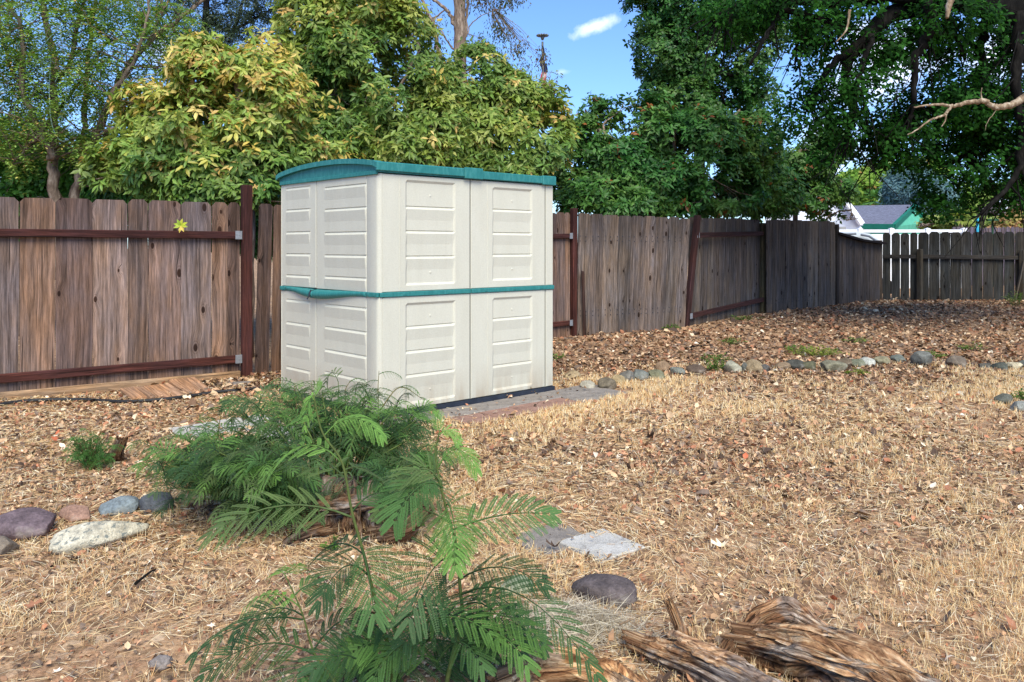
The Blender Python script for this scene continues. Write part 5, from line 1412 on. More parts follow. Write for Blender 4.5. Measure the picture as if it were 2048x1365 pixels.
ROW = [(1127, 1160, 744, 757, (150, 136, 118), 'tan'), (1160, 1190, 765, 777, (158, 156, 154), 'pale grey'), (1198, 1232, 757, 778, (112, 106, 100), 'dark grey'), (1225, 1250, 752, 769, (156, 142, 120), 'sandy'), (1238, 1268, 744, 763, (118, 118, 122), 'blue-grey'),
       (1260, 1296, 741, 759, (112, 118, 124), 'slate grey'), (1294, 1328, 744, 759, (116, 118, 104), 'mossy grey'), (1312, 1342, 725, 744, (138, 118, 104), 'brown'), (1340, 1368, 735, 750, (118, 124, 128), 'blue-grey'), (1374, 1410, 733, 748, (92, 80, 76), 'dark brown'),
       (1444, 1482, 725, 744, (150, 152, 148), 'pale lichened'), (1480, 1494, 728, 742, (96, 100, 104), 'small slate'), (1492, 1524, 722, 744, (142, 128, 112), 'rounded tan'), (1518, 1538, 730, 744, (88, 88, 94), 'dark wedge'), (1552, 1580, 728, 738, (132, 116, 104), 'flat brown'),
       (1575, 1612, 723, 738, (72, 74, 76), 'blackish'), (1600, 1634, 724, 740, (92, 94, 82), 'olive dark'), (1640, 1690, 725, 743, (122, 122, 114), 'long mossy'), (1672, 1704, 720, 734, (104, 94, 86), 'brown-grey'), (1698, 1728, 720, 734, (112, 118, 110), 'greenish grey'),
       (1716, 1748, 718, 731, (170, 176, 184), 'whitish'), (1748, 1778, 716, 730, (136, 134, 120), 'dull tan'), (1782, 1812, 713, 724, (104, 112, 116), 'small bluish'), (1826, 1862, 705, 732, (104, 108, 114), 'upright tall grey'), (1896, 1932, 717, 735, (110, 102, 100), 'brown-grey leaning'),
       (1956, 1982, 729, 738, (88, 88, 90), 'low dark'), (1984, 2014, 727, 742, (80, 86, 88), 'dark slate'), (2014, 2044, 727, 739, (186, 180, 168), 'cream white'), (2036, 2070, 722, 738, (84, 90, 96), 'blackish blue')]
ORD = ['first', 'second', 'third', 'fourth', 'fifth', 'sixth', 'seventh', 'eighth', 'ninth', 'tenth', 'eleventh', 'twelfth', 'thirteenth', 'fourteenth', 'fifteenth', 'sixteenth', 'seventeenth', 'eighteenth', 'nineteenth', 'twentieth', 'twenty-first', 'twenty-second', 'twenty-third', 'twenty-fourth', 'twenty-fifth', 'twenty-sixth', 'twenty-seventh', 'twenty-eighth', 'twenty-ninth']
for i, (x0, x1, y0, y1, c, nm) in enumerate(ROW):
    rock_px('%s stone, %s along the border row counting from the shed' % (nm, ORD[i]), x0, x1, y0 - 2, y1 + 2, c, 100 + i, RNG.uniform(-.3, .3), 'stones of the curved border row', 1.0, sink=.42)

# ------------------------------------------------------------------ pavers
def paver(label, c2, ax, hx, hy, mat, top=.022, group=None, name='paver', cat='paver', th=.03, tilt=0.):
    ax = np.array(ax) / np.linalg.norm(ax); ay = np.array([-ax[1], ax[0]])
    g = float(gz(c2[0], c2[1])); mb = MB(); zt = g + top
    up = np.array([tilt, -tilt * .6, 1.0]); up /= np.linalg.norm(up)
    a3 = np.array([*ax, 0]); a3 -= up * a3.dot(up); a3 /= np.linalg.norm(a3); b3_ = np.cross(up, a3)
    mb.box((c2[0], c2[1], zt - th), a3, b3_, up, hx, hy, th, bev=.006)
    return tag(mb.build(name, mat, None, base=(c2[0], c2[1], g)), label, cat, group)
posn = ['at the near corner', 'second from the near corner', 'third from the near corner', 'fourth from the near corner', 'fifth from the near corner', 'sixth from the near corner', 'just past the far corner of the shed', 'at the far end of the pad beyond the shed']
for i in range(8):
    paver('grey paver beside the shed wall, ' + posn[i], A + eS * (.06 + .325 * i) + nS * .165, eS, .158, .148, M['paver'], .012 + .004 * random.random(), 'grey pavers along the shed wall', tilt=random.uniform(-.008, .008))
for i in range(4):
    paver('reddish paver in the outer row by the shed, %s from the near end' % ORD[i], A + eS * (.62 + .325 * i) + nS * .475, eS, .158, .148, M['red_paver'], .010 + .004 * random.random(), 'reddish pavers of the outer row', tilt=random.uniform(-.008, .008))
for i in range(2):
    paver(['grey paver right after the reddish ones in the outer row', 'last grey paver at the far end of the outer row'][i], A + eS * (1.92 + .325 * i) + nS * .475, eS, .158, .148, M['paver'], .010, 'grey pavers of the outer row', tilt=.004)
for i, (px, py) in enumerate(((500, 848), (415, 862), (585, 868))):
    g = GP(px, py); paver('pale concrete slab in front of the shed doors behind the bush, ' + ['middle one', 'leftmost one', 'rightmost one'][i], g[:2], eW, .24, .22, M['pale_paver'], .012, 'pale slabs before the shed doors', 'slab', 'slab', tilt=.01)
g = GP(1206, 1102); paver('square grooved grey stepping stone in the dry grass', g[:2] + (0, .06), (1, .75), .145, .145, M['pale_paver'], .010, 'stepping stones', 'stepping_stone', 'stepping stone', tilt=.012)
g = GP(1100, 1078); paver('stepping stone half buried by straw behind the grooved one', g[:2], (1, .5), .17, .17, M['paver'], .004, 'stepping stones', 'stepping_stone', 'stepping stone', tilt=-.01)
g = GP(478, 770); paver('small flat paver near the fence post foot', g[:2], (1, .3), .11, .09, M['paver'], .02, None)
# wooden wedges leaning at the fence foot
for i, (x0, y0, x1, y1, w) in enumerate(((255, 776, 285, 800, .16), (285, 774, 315, 799, .14), (313, 770, 352, 797, .2), (360, 757, 400, 790, .26))):
    a = GP(x0, y0 + 16); b = GP(x1, y1); mb = MB()
    a[2] += .06; b[2] += .01
    mb.beam(a + (0, .03, 0), b, w, .035, lin((158, 128, 104)) * [1, .85, 1.1, 1][i], seed=50 + i)
    tag(mb.build('wood_block', M['plank'], None, base=(a + b)/2), ['slim worn wooden block leaning leftmost at the fence foot', 'narrow wooden block beside the leftmost leaning one', 'broad slanted wooden block in the middle of the fence foot group', 'square wooden block at the right end of the fence foot group'][i], 'wood block', 'wooden blocks at the fence foot')

# hose
def build_hose():
    pts = []
    for (x, y) in [(-120, 826), (-30, 818), (60, 806), (160, 804), (250, 808), (330, 803), (390, 795), (440, 788), (500, 783), (560, 776), (640, 772)]:
        g = GP(x, y); pts.append([g[0], g[1], float(gz(g[0], g[1])) + .02])
    mb = MB(); mb.tube(curve(pts, 8), .016, 8)
    tag(mb.build('hose', M['hose'], None, True, base=pts[5]), 'black irrigation hose lying along the foot of the left fence', 'hose')
    g = GP(1090, 1172); T = thing('sprinkler_stake', 'small black sprinkler stake by the dark purple rock', 'sprinkler', g)
    mb = MB(); mb.tube([g + (0, 0, -.02), g + (0, 0, .02)], .009, 8); mb.box(g + (0, 0, .03), (1,0,0), (0,1,0), (0,0,1), .011, .011, .014, bev=.003); mb.build('head', M['hose'], T)
    mb = MB(); mb.tube([g + (-.01, 0, .004), g + (.02, -.01, .0)], .006, 6); mb.build('collar', M['pale_paver'], T)
build_hose()

# ------------------------------------------------------------------ logs and stump
def log(name, label, pts, radii, seed, col=(1, 1, 1), parent=None, cat='log', hollow0=False, ridge=.35, group=None, flat=1.0, nr=110, nl=170):
    c = curve(pts, 10); m0 = len(c)
    t = np.linspace(0, m0 - 1, nl); c = np.stack([np.interp(t, np.arange(m0), c[:, k]) for k in range(3)], 1)
    rr = np.interp(np.linspace(0, len(radii) - 1, nl), np.arange(len(radii)), radii)
    tg = np.gradient(c, axis=0); tg = nrm(tg)
    a = np.cross(tg, (0, 0, 1.)); a = nrm(a); b = np.cross(a, tg); b = b * np.sign(b[:, 2:3] + 1e-9)
    L = np.concatenate([[0], np.cumsum(np.linalg.norm(np.diff(c, axis=0), axis=1))])
    w = np.linspace(0, 2*math.pi, nr, endpoint=False); WW, LL = np.meshgrid(w, L); RR = rr[:, None]
    cx, sx = np.cos(WW), np.sin(WW)
    lump = fbm(cx*1.3 + seed, sx*1.3, LL*4, 3) - .5
    grain = fbm(cx*8 + seed, sx*8, LL*2.6 + fbm(cx*2, sx*2, LL*4, 2)*1.2, 4) - .5
    fib = 1 - np.abs(2*fbm(cx*11 + seed, sx*11, LL*3.5, 4) - 1)
    plate = np.floor(fbm(cx*3 + seed*3, sx*3, LL*5, 2) * 9) / 9 - .5
    notch = np.clip(fbm(cx*3.2 + seed*2, sx*3.2, LL*7, 3) - .56, 0, 1)
    crag = fbm(cx*5 + seed + LL*2, sx*5, LL*11, 4) - .5
    crev = (1 - np.abs(2*fbm(cx*5 + seed*1.7, sx*5, LL*1.6, 3) - 1)) ** 6
    r = RR * (1 + ridge*2.0*lump + ridge*.7*grain - .35*ridge*fib + .08 - 1.8*notch + ridge*.45*crag + ridge*.18*plate - .30*crev)
    e = np.minimum(LL, L[-1] - LL); 
    endc = fbm(cx*6 + seed, sx*6, 0*LL, 3) * .10
    V = c[:, None, :] + a[:, None, :] * (r * cx)[..., None] + b[:, None, :] * (r * sx * flat)[..., None]
    V = V + tg[:, None, :] * (np.where(LL < .02, -1, 0) * endc + np.where(LL > L[-1] - .02, 1, 0) * endc)[..., None]
    V = V.reshape(-1, 3); n = nr
    i, k = np.meshgrid(np.arange(nl - 1), np.arange(n), indexing='ij'); k2 = (k + 1) % n
    q = np.stack([i*n+k, i*n+k2, (i+1)*n+k2, (i+1)*n+k], -1).reshape(-1, 4)
    lp = list(q.ravel()); st = list(np.arange(len(q)) * 4)
    V = np.vstack([V, c[0] + tg[0]*.03, c[-1] - tg[-1]*.03]); k0 = len(V) - 2
    tris = [(k0, (j+1) % n, j) for j in range(n)] + [(k0+1, (nl-1)*n + j, (nl-1)*n + (j+1) % n) for j in range(n)]
    for tr in tris: st.append(len(lp)); lp.extend(tr)
    bc = np.stack([(RR*cx).ravel() + seed, LL.ravel(), (RR*sx).ravel()], 1); bc = np.vstack([bc, bc[:2]])
    cols = np.tile(np.array(col, float), (len(V), 1))
    base = c.mean(axis=0)
    o = place(name, V, lp, st, M['rot'], parent, cols, bc, True, base=None if parent is not None else base)
    if parent is None: tag(o, label, cat, group)
    return o
def LP(x, y, d): return P(x, y, d)
log('log', 'large rotten hollow log with torn bark in the bottom right foreground', [P(1500, 1290, 2.75), P(1600, 1310, 2.62), P(1700, 1345, 2.5), P(1850, 1420, 2.35), P(2010, 1520, 2.25)], [.07, .10, .11, .105, .09], 2.0, (1.0, .96, .92), ridge=.42)
log('log', 'curved grey-brown root log lying between the stump piece and the large log', [P(1280, 1290, 2.75), P(1340, 1315, 2.66), P(1420, 1345, 2.55), P(1530, 1410, 2.4), P(1640, 1480, 2.3)], [.035, .055, .075, .08, .07], 5.0, (.95, .9, .88), ridge=.4)
log('log', 'orange-tan rotten wood chunk at the bottom centre beside the sapling', [P(1030, 1400, 2.45), P(1110, 1375, 2.42), P(1200, 1385, 2.4), P(1290, 1430, 2.3)], [.07, .12, .12, .08], 8.0, (1.35, 1.2, 1.0), ridge=.35)
log('root_knob', 'upright twisted knob of dead root between the logs', [P(1390, 1340, 2.68), P(1378, 1300, 2.7), P(1362, 1262, 2.72), P(1350, 1232, 2.72)], [.05, .035, .026, .016], 11.0, (1.1, 1.0, .9), ridge=.4, nr=60, nl=70, cat='root')
log('bark_slab', 'raised dark torn bark plate at the head of the large log', [P(1492, 1300, 2.82), P(1500, 1262, 2.85), P(1530, 1232, 2.86), P(1580, 1222, 2.88), P(1650, 1262, 2.84)], [.05, .05, .05, .05, .03], 14.0, (1.0, .92, .88), ridge=.6, nr=70, nl=110, cat='bark')
log('log', 'dark curled bark piece left of the large log head', [P(1450, 1330, 2.72), P(1475, 1290, 2.76), P(1500, 1262, 2.8)], [.05, .045, .03], 17.0, (.55, .52, .54), ridge=.5, nr=60, nl=60)
def splinters(parent, pts, n, col, L0=.1, L1=.35, rad=.09):
    pts = curve(pts, 10)
    for i in range(n):
        k = RNG.integers(0, len(pts) - 3); d = nrm(pts[k+2] - pts[k]); s_ = nrm(np.cross(d, (0, 0, 1.)))
        w = RNG.uniform(-1.2, 1.2); o_ = (s_ * math.sin(w) + np.array([0, 0, 1.]) * math.cos(w)) * rad * RNG.uniform(.85, 1.15)
        L = RNG.uniform(L0, L1); a = pts[k] + o_; b_ = a + d * L + RNG.normal(size=3) * .008 - np.array([0, 0, .1 * L])
        mb = MB(); r_ = RNG.uniform(.004, .010); m = (a + b_)/2 + RNG.normal(size=3) * .004
        mb.tube(curve([a, m, b_], 6), np.concatenate([[r_*.4], np.full(10, r_) * RNG.uniform(.7, 1.2, 10), [r_*.2], [r_*.1]]), 5, col, seed=float(i))
        V = mb.v[0]; c_ = V.mean(axis=0); sc_ = (V - c_) @ s_; mb.v[0] = V + np.outer(sc_, s_) * 1.3
        mb.build('splinter', M['rot'], parent)
LOGS = [o for o in scene.objects if o.name.split('.')[0] == 'log']
splinters(LOGS[0], [P(1500, 1290, 2.75), P(1600, 1310, 2.62), P(1700, 1345, 2.5), P(1850, 1420, 2.35)], 12, (1.3, 1.25, 1.15), rad=.085)
splinters(LOGS[1], [P(1280, 1290, 2.75), P(1340, 1315, 2.66), P(1420, 1345, 2.55), P(1530, 1410, 2.4)], 8, (1.2, 1.15, 1.1), rad=.07)
# tree stump inside the bush
def build_stump():
    g = GP(720, 1100)
    c = np.array([(715 - CX)/F*3.95, 3.95, 0.02])
    T = thing('tree_stump', 'weathered old tree stump sprouting in the middle of the feathery bush', 'stump', c)
    log('trunk', '', [c + (0, 0, -.08), c + (0, 0, .08), c + (.0, .02, .17)], [.30, .25, .20], 21.0, (.52, .52, .56), parent=T, ridge=.5, nr=160, nl=60)
    BASE[T] = c
    log('root', '', [c + (.12, -.2, .02), c + (.26, -.27, .07), c + (.34, -.26, .14)], [.06, .05, .035], 22.0, (.42, .41, .43), parent=T, ridge=.5, nr=60, nl=50)
    log('root', '', [c + (-.1, -.12, .04), c + (-.2, -.24, .05), c + (-.3, -.3, .0)], [.06, .05, .03], 23.0, (.46, .43, .42), parent=T, ridge=.5, nr=60, nl=50)
    log('bark', '', [c + (-.22, -.08, .10), c + (-.05, -.16, .165), c + (.1, -.13, .17)], [.04, .06, .045], 24.0, (.75, .74, .76), parent=T, ridge=.5, nr=60, nl=60)
    g = GP(222, 930); T2 = thing('tree_stump', 'tiny dark charred stump beside the small green shrub at left', 'stump', g)
    log('trunk', '', [g + (0, .06, -.03), g + (0, .06, .04), g + (.02, .06, .10)], [.075, .06, .04], 31.0, (.42, .38, .36), parent=T2, ridge=.5, nr=60, nl=40)
build_stump()

# ------------------------------------------------------------------ mimosa fronds
T_LF = (np.array([(0, 0.12, 0), (0, -.12, 0), (.55, -.5, -.04), (1, 0, -.08), (.55, .5, -.04)]), [(0, 1, 2, 4), (4, 2, 3)])
def frond(ls, st, a, b, sag, size, pairs, nl, col, nrmup, closed=.0, lw=.42, stemcol=None):
    """bipinnate leaf from a to b: rachis, paired pinnae, each fringed with leaflets"""
    a = np.array(a, float); b = np.array(b, float); n = pairs
    t = np.linspace(0, 1, 9); mid = np.array([0, 0, sag])
    path = a + (b - a) * t[:, None] + mid * (4 * t * (1 - t))[:, None]
    st.tube(path, np.linspace(.0034, .0012, 9) * (size / .09) ** .5, 4, col * .55 if stemcol is None else stemcol, cap=False)
    L = np.linalg.norm(b - a)
    tt = np.linspace(.16, 1.0, n)
    cen = a + (b - a) * tt[:, None] + mid * (4*tt*(1-tt))[:, None]
    tan = nrm((b - a) + mid * (4*(1 - 2*tt))[:, None])
    up = nrm(np.array(nrmup, float) - tan * (tan @ np.array(nrmup, float))[:, None]); side = np.cross(tan, up)
    prof = size * (0.55 + .75 * np.sin(np.pi * np.clip(tt * .92, 0, 1)) ** .8) * (1 - .35 * tt**3)
    P_, D_, U_, L_, S_ = [], [], [], [], []
    for s in (-1, 1):
        ang = np.radians(62 - 34 * tt ** 1.5) + RNG.normal(size=n) * .06
        d = nrm(tan * np.cos(ang)[:, None] + side * (s * np.sin(ang))[:, None] + RNG.normal(size=(n, 3)) * .04)
        u = np.linspace(.10, 1, nl)
        droop = -.16 - closed
        base = cen[:, None, :]; ln = prof[:, None, None]
        pos = base + d[:, None, :] * (ln * u[None, :, None]) + np.array([0, 0, 1.]) * (ln * droop * (u ** 2)[None, :, None])
        pd = nrm(d[:, None, :] + np.array([0, 0, 1.]) * (2 * droop * u)[None, :, None])
        pu = np.broadcast_to(up[:, None, :], pos.shape)
        ps = nrm(np.cross(pd, pu))
        ll = np.broadcast_to(np.full(n, lw * .0205 * min(1.0, (size / .065) ** .8))[:, None] * (np.sin(np.pi * (.12 + .80*u)) ** .5)[None, :], pos.shape[:2])
        for q in (-1, 1):
            dd = nrm(ps * q + pd * .42 + pu * (.10 + RNG.normal(size=pos.shape[:2])*.06)[..., None])
            P_.append(pos.reshape(-1, 3)); D_.append(dd.reshape(-1, 3)); U_.append(pu.reshape(-1, 3)); L_.append(ll.ravel()); S_.append(np.full(ll.size, 1.75 * np.mean(prof) / nl))
    P_ = np.concatenate(P_); m = len(P_)
    cc = np.tile(col, (m, 1)) * np.repeat(RNG.uniform(.8, 1.2, (m // nl, 1)), nl, axis=0)
    ls.add(P_, np.concatenate(D_), np.concatenate(U_), np.concatenate(L_), np.concatenate(S_) * .62, cc, T_LF)

MG = [lin(c) for c in ((66, 96, 54), (78, 112, 60), (56, 84, 50), (92, 128, 64), (86, 106, 68))]
YG = lin((122, 164, 80)); OL = lin((96, 116, 68)); DKG = lin((48, 78, 46))
def build_sapling():
    D = 2.42
    base = np.array([(905-CX)/F*D, D, float(gz((905-CX)/F*D, D))])
    T = thing('mimosa_sapling', 'tall feathery mimosa sapling with long open fronds in the centre foreground', 'sapling', base)
    st = MB(); ls = LeafSet(); sc = lin((84, 96, 50))
    s1 = V3([(790, 1400), (780, 1310), (766, 1254), (744, 1174), (728, 1110), (704, 1024), (684, 925), (645, 866), (627, 790)], [2.42, 2.42, 2.42, 2.42, 2.42, 2.42, 2.42, 2.42, 2.42])
    s2 = V3([(888, 1400), (900, 1334), (924, 1246), (920, 1174), (912, 1090), (894, 1024), (872, 921), (879, 862)], D)
    s3 = V3([(690, 1400), (660, 1350), (628, 1306), (604, 1226), (568, 1146)], 2.35)
    s4 = V3([(800, 1420), (795, 1330), (790, 1240), (800, 1190)], 2.5)
    for s, r0, r1 in ((s1, .0075, .0022), (s2, .0075, .0022), (s3, .005, .0018), (s4, .005, .002)):
        c = curve(s, 6); st.tube(c, np.linspace(r0, r1, len(c)), 7, sc)
    U = (0, -.35, 1); V_ = (0, -1, .35)
    def f(x0, y0, x1, y1, sag=.05, size=.07, n=12, col=None, up=U, d0=D, d1=D, nl=24, closed=0., lw=.44):
        frond(ls, st, P(x0, y0, d0), P(x1, y1, d1), sag, size * 1.08, max(7, int(n * .85)), nl, (MG[RNG.integers(5)] if col is None else col) * 1.12, up, closed, lw)
    # upper stem
    f(704, 1035, 428, 1062, .055, .105, 14, OL, U, D, 2.35)
    f(684, 925, 500, 1010, .11, .06, 13, YG * .8, U, D, 2.5)
    f(694, 960, 560, 930, .05, .08, 12, OL, U, D, 2.7)
    f(704, 1024, 800, 1000, .04, .08, 12, MG[0], U, D, 2.5)
    f(722, 1095, 748, 1225, .03, .10, 13, MG[1] * .9, V_, D, 2.22)
    f(650, 870, 760, 868, .05, .05, 12, YG * .9, U, D, 2.4, closed=.3)
    f(640, 850, 560, 880, .05, .05, 10, MG[3], U, D, 2.5)
    f(627, 800, 610, 850, .04, .03, 8, YG, U, closed=.3)
    f(629, 792, 640, 770, .0, .02, 8, YG, U, closed=-.6)
    f(690, 940, 790, 1010, .05, .07, 12, OL, U, D, 2.6)
    f(728, 1110, 620, 1130, .05, .08, 12, DKG, U, D, 2.6)
    f(735, 1150, 640, 1200, .06, .08, 12, MG[2], U, D, 2.3)
    # second stem
    f(876, 935, 950, 935, .055, .05, 12, YG * .85, U, D, 2.4, closed=.25)
    f(879, 870, 915, 880, .02, .035, 8, YG, U, closed=.1)
    f(879, 865, 874, 830, .0, .02, 8, YG * .9, U, closed=-.5)
    f(885, 970, 800, 985, .06, .08, 12, OL, U, D, 2.4)
    f(885, 975, 790, 1040, .05, .09, 13, MG[1], U, D, 2.3)
    f(893, 1010, 915, 1100, .04, .075, 14, MG[3], V_, D, 2.25)
    f(900, 1040, 910, 1130, .03, .07, 12, YG * .7, V_, D, 2.2)
    f(906, 1060, 1098, 1028, .02, .075, 14, MG[1], (0, -.7, .7), D, 2.45)
    f(905, 1050, 760, 1020, .03, .07, 13, OL, U, D, 2.4)
    f(915, 1120, 820, 1235, .06, .105, 14, MG[0] * .9, V_, D, 2.22)
    f(918, 1160, 1085, 1170, .045, .07, 13, MG[2], U, D, 2.3)
    f(920, 1190, 1190, 1345, .10, .075, 18, MG[0], U, D, 2.15)
    f(921, 1200, 1060, 1250, .05, .07, 12, MG[1], U, D, 2.5)
    f(921, 1215, 1040, 1300, .06, .08, 12, DKG, U, D, 2.3)
    f(915, 1240, 800, 1300, .06, .09, 12, MG[2], U, D, 2.3)
    # left small stem
    f(630, 1310, 410, 1350, .06, .075, 13, MG[0], U, 2.35, 2.3)
    f(606, 1232, 470, 1275, .05, .055, 12, DKG, U, 2.35, 2.3)
    f(606, 1240, 395, 1305, .04, .06, 10, MG[2], U, 2.35, 2.2, closed=.35)
    f(600, 1215, 490, 1215, .04, .05, 10, YG * .8, U, 2.35, 2.4, closed=.5)
    f(590, 1190, 660, 1190, .03, .05, 10, MG[1], U, 2.35, 2.4)
    f(570, 1150, 540, 1160, .02, .03, 8, YG * .8, U, 2.35, 2.4)
    f(628, 1300, 740, 1250, .05, .07, 12, MG[2], U, 2.35, 2.4, closed=.2)
    f(570, 1148, 600, 1130, .0, .03, 8, YG * .7, U, 2.35)
    f(650, 1340, 560, 1420, .06, .08, 12, MG[0], U, 2.35, 2.15)
    # dense lower foliage
    for i in range(24):
        x0 = RNG.uniform(740, 960); y0 = RNG.uniform(1230, 1400); w = RNG.choice([-1, 1]) * RNG.uniform(60, 190); dz = RNG.uniform(-.25, .3)
        y1 = y0 + RNG.uniform(-40, 70); c = [DKG, MG[0], MG[2], MG[1], MG[3]][RNG.integers(5)] * RNG.uniform(.85, 1.12)
        f(x0, y0, x0 + w, y1, RNG.uniform(.03, .07), RNG.uniform(.06, .095), 12, c, (RNG.normal()*.3, -.4, 1), D + dz*.3, D + dz)
    st.build('stem', M['stem'], T, True); ls.build('fronds', M['mimosa'], T)
build_sapling()

def build_bush():
    c0 = np.array([(660-CX)/F*4.15, 4.15, 0.03])
    T = thing('mimosa_bush', 'wide feathery green bush sprouting round the old stump before the shed', 'bush', c0)
    st = MB(); ls = LeafSet(); sc = lin((96, 110, 56))
    tips = []
    spec = []
    for i in range(108):
        # target region in plan, an oval around the stump; front centre kept low and open
        px = RNG.uniform(330, 860); d = RNG.uniform(3.75, 4.85)
        ev = 1 - ((px - 620) / 330) ** 2
        htop = 0.56 * max(ev, .1) ** .5 * RNG.uniform(.45, 1.08) * (0.75 + .25 * sst((d - 3.7) / .7))
        if 560 < px < 860 and d < 4.2: 
            d = RNG.uniform(4.3, 4.95)
        if px < 450: htop = min(htop, .42); d = RNG.uniform(3.7, 4.4)
        if px > 800: htop = min(htop, .45)
        spec.append((px, d, htop))
    for k in range(34): spec.append((RNG.uniform(310, 450), RNG.uniform(3.75, 4.5), RNG.uniform(.12, .34)))
    for k in range(30): spec.append((RNG.uniform(440, 545), RNG.uniform(3.65, 4.0), RNG.uniform(.12, .36)))
    for k in range(14): spec.append((RNG.uniform(800, 880), RNG.uniform(3.7, 4.1), RNG.uniform(.12, .34)))
    for (px, d, h) in spec:
        x = (px - CX)/F*d
        foot = c0 + np.array([(x - c0[0]) * .35, (d - c0[1]) * .5, 0]); foot[2] = float(gz(foot[0], foot[1]))
        top = np.array([x, d, h + .03])
        cv = curve([foot, (foot*.45 + top*.55) + np.array([(x - c0[0])*-.15, 0, .04]), top], 5)
        st.tube(cv, np.linspace(.006, .0022, len(cv)), 5, sc * RNG.uniform(.7, 1.1), cap=False)
        nf = RNG.integers(5, 9)
        young = RNG.random() < .22 and h > .2
        w0 = RNG.uniform(0, 6.28)
        for q in range(nf):
            t = 1 - q / nf * .65; p = cv[int(t * (len(cv) - 1))]
            w = w0 + q * 2.4; out = np.array([math.cos(w), math.sin(w) * .8, 0]) + nrm((top - c0) * np.array([1, 1, 0])) * .5
            out = nrm(out); ln = RNG.uniform(.09, .20) * (.7 + .3*(1 - t) + .15)
            e = p + out * ln + np.array([0, 0, RNG.uniform(-.05, .10)])
            col = YG * RNG.uniform(.7, .95) if young and q < 3 else MG[RNG.integers(5)] * RNG.uniform(.8, 1.15)
            if RNG.random() < .12: col = OL * .8
            frond(ls, st, p, e, RNG.uniform(.02, .05), RNG.uniform(.044, .074), 8, 13, col * 1.05, (RNG.normal()*.4, -.35 + RNG.normal()*.3, 1), RNG.uniform(.0, .45), .25)
    # tall whippy shoots against the shed
    for (x0, y0, x1, y1, x2, y2) in ((760, 900, 756, 790, 758, 742), (760, 820, 800, 775, 848, 800), (700, 870, 690, 790, 700, 762), (600, 850, 590, 790, 588, 772), (430, 900, 440, 840, 448, 800), (640, 860, 628, 800, 622, 765)):
        d = 4.5; cv = curve(V3([(x0, y0), (x1, y1), (x2, y2)], d), 6); st.tube(cv, np.linspace(.004, .0015, len(cv)), 5, lin((120, 110, 70)), cap=False)
        for q in range(4):
            p = cv[int((.35 + .2*q) * (len(cv) - 1))]; sgn = 1 if q % 2 else -1
            frond(ls, st, p, p + np.array([sgn * RNG.uniform(.08, .15), RNG.uniform(-.1, .1), RNG.uniform(-.06, .03)]), .02, .032, 8, 8, MG[3] * .9, U_DEF, .6, .30)
    st.build('stem', M['stem'], T, True); ls.build('fronds', M['mimosa'], T)
U_DEF = (0, -.35, 1)
build_bush()

def small_plant(name, label, px, py, w, h, n, L, cols, cat='weed', group=None, tm=T_Q, wdt=.45):
    g = GP(px, py); T = thing(name, label, cat, g, group); st = MB(); ls = LeafSet(); pal = palette(cols)
    pts = []; ds = []
    for i in range(n):
        a = RNG.uniform(0, 6.28); r = w * math.sqrt(RNG.random()); top = g + np.array([r*math.cos(a), r*math.sin(a)*.7, h * RNG.uniform(.4, 1) * (1 - .5*(r/w)**2)])
        f0 = g + np.array([r*.3*math.cos(a), r*.3*math.sin(a), -.005]); cv = curve([f0, (f0+top)/2 + (0, 0, h*.1), top], 4)
        st.tube(cv, np.linspace(.0028, .001, len(cv)), 4, lin((96, 104, 60)), cap=False)
        for q in range(7):
            p = cv[int(RNG.uniform(.25, 1) * (len(cv)-1))]; pts.append(p); ds.append(np.array([RNG.normal(), RNG.normal(), RNG.uniform(-.2, .8)]))
    m = len(pts); ls.add(np.array(pts), np.array(ds), np.tile((0, 0, 1.), (m, 1)) + RNG.normal(size=(m, 3))*.3, L * RNG.uniform(.6, 1.2, m), L * wdt * RNG.uniform(.8, 1.1, m), pal(m), tm)
    st.build('stem', M['stem'], T); ls.build('leaves', M['leaf_small'], T); return T
def left_shrub():
    g = GP(180, 940); T = thing('mimosa_shrub', 'small low green mimosa shrub on the leaf litter at left', 'shrub', g); st = MB(); ls = LeafSet()
    for i in range(46):
        a = RNG.uniform(0, 6.28); r = .15 * math.sqrt(RNG.random()); top = g + np.array([r*math.cos(a)*1.1 - .01, r*math.sin(a)*.8, .31 * RNG.uniform(.3, 1) * (1 - .4*(r/.15)**2)])
        cv = curve([g + (RNG.normal()*.02, RNG.normal()*.02, 0), (g+top)/2 + (0, 0, .02), top], 4); st.tube(cv, np.linspace(.004, .0015, len(cv)), 4, lin((90, 80, 50)), cap=False)
        for q in range(4):
            p = cv[int(RNG.uniform(.4, 1) * (len(cv)-1))]; e = p + nrm(RNG.normal(size=3) * np.array([1, 1, .6])) * .07
            frond(ls, st, p, e, .012, .024, 6, 7, lin((84, 128, 62)) * RNG.uniform(.7, 1.25), (RNG.normal()*.5, -.3, 1), .3, .26)
    st.build('stem', M['stem'], T); ls.build('fronds', M['mimosa'], T)
left_shrub()
WG = [(104, 134, 62), (84, 112, 54), (128, 150, 78)]; WY = [(160, 164, 78), (140, 156, 70), (120, 140, 64)]
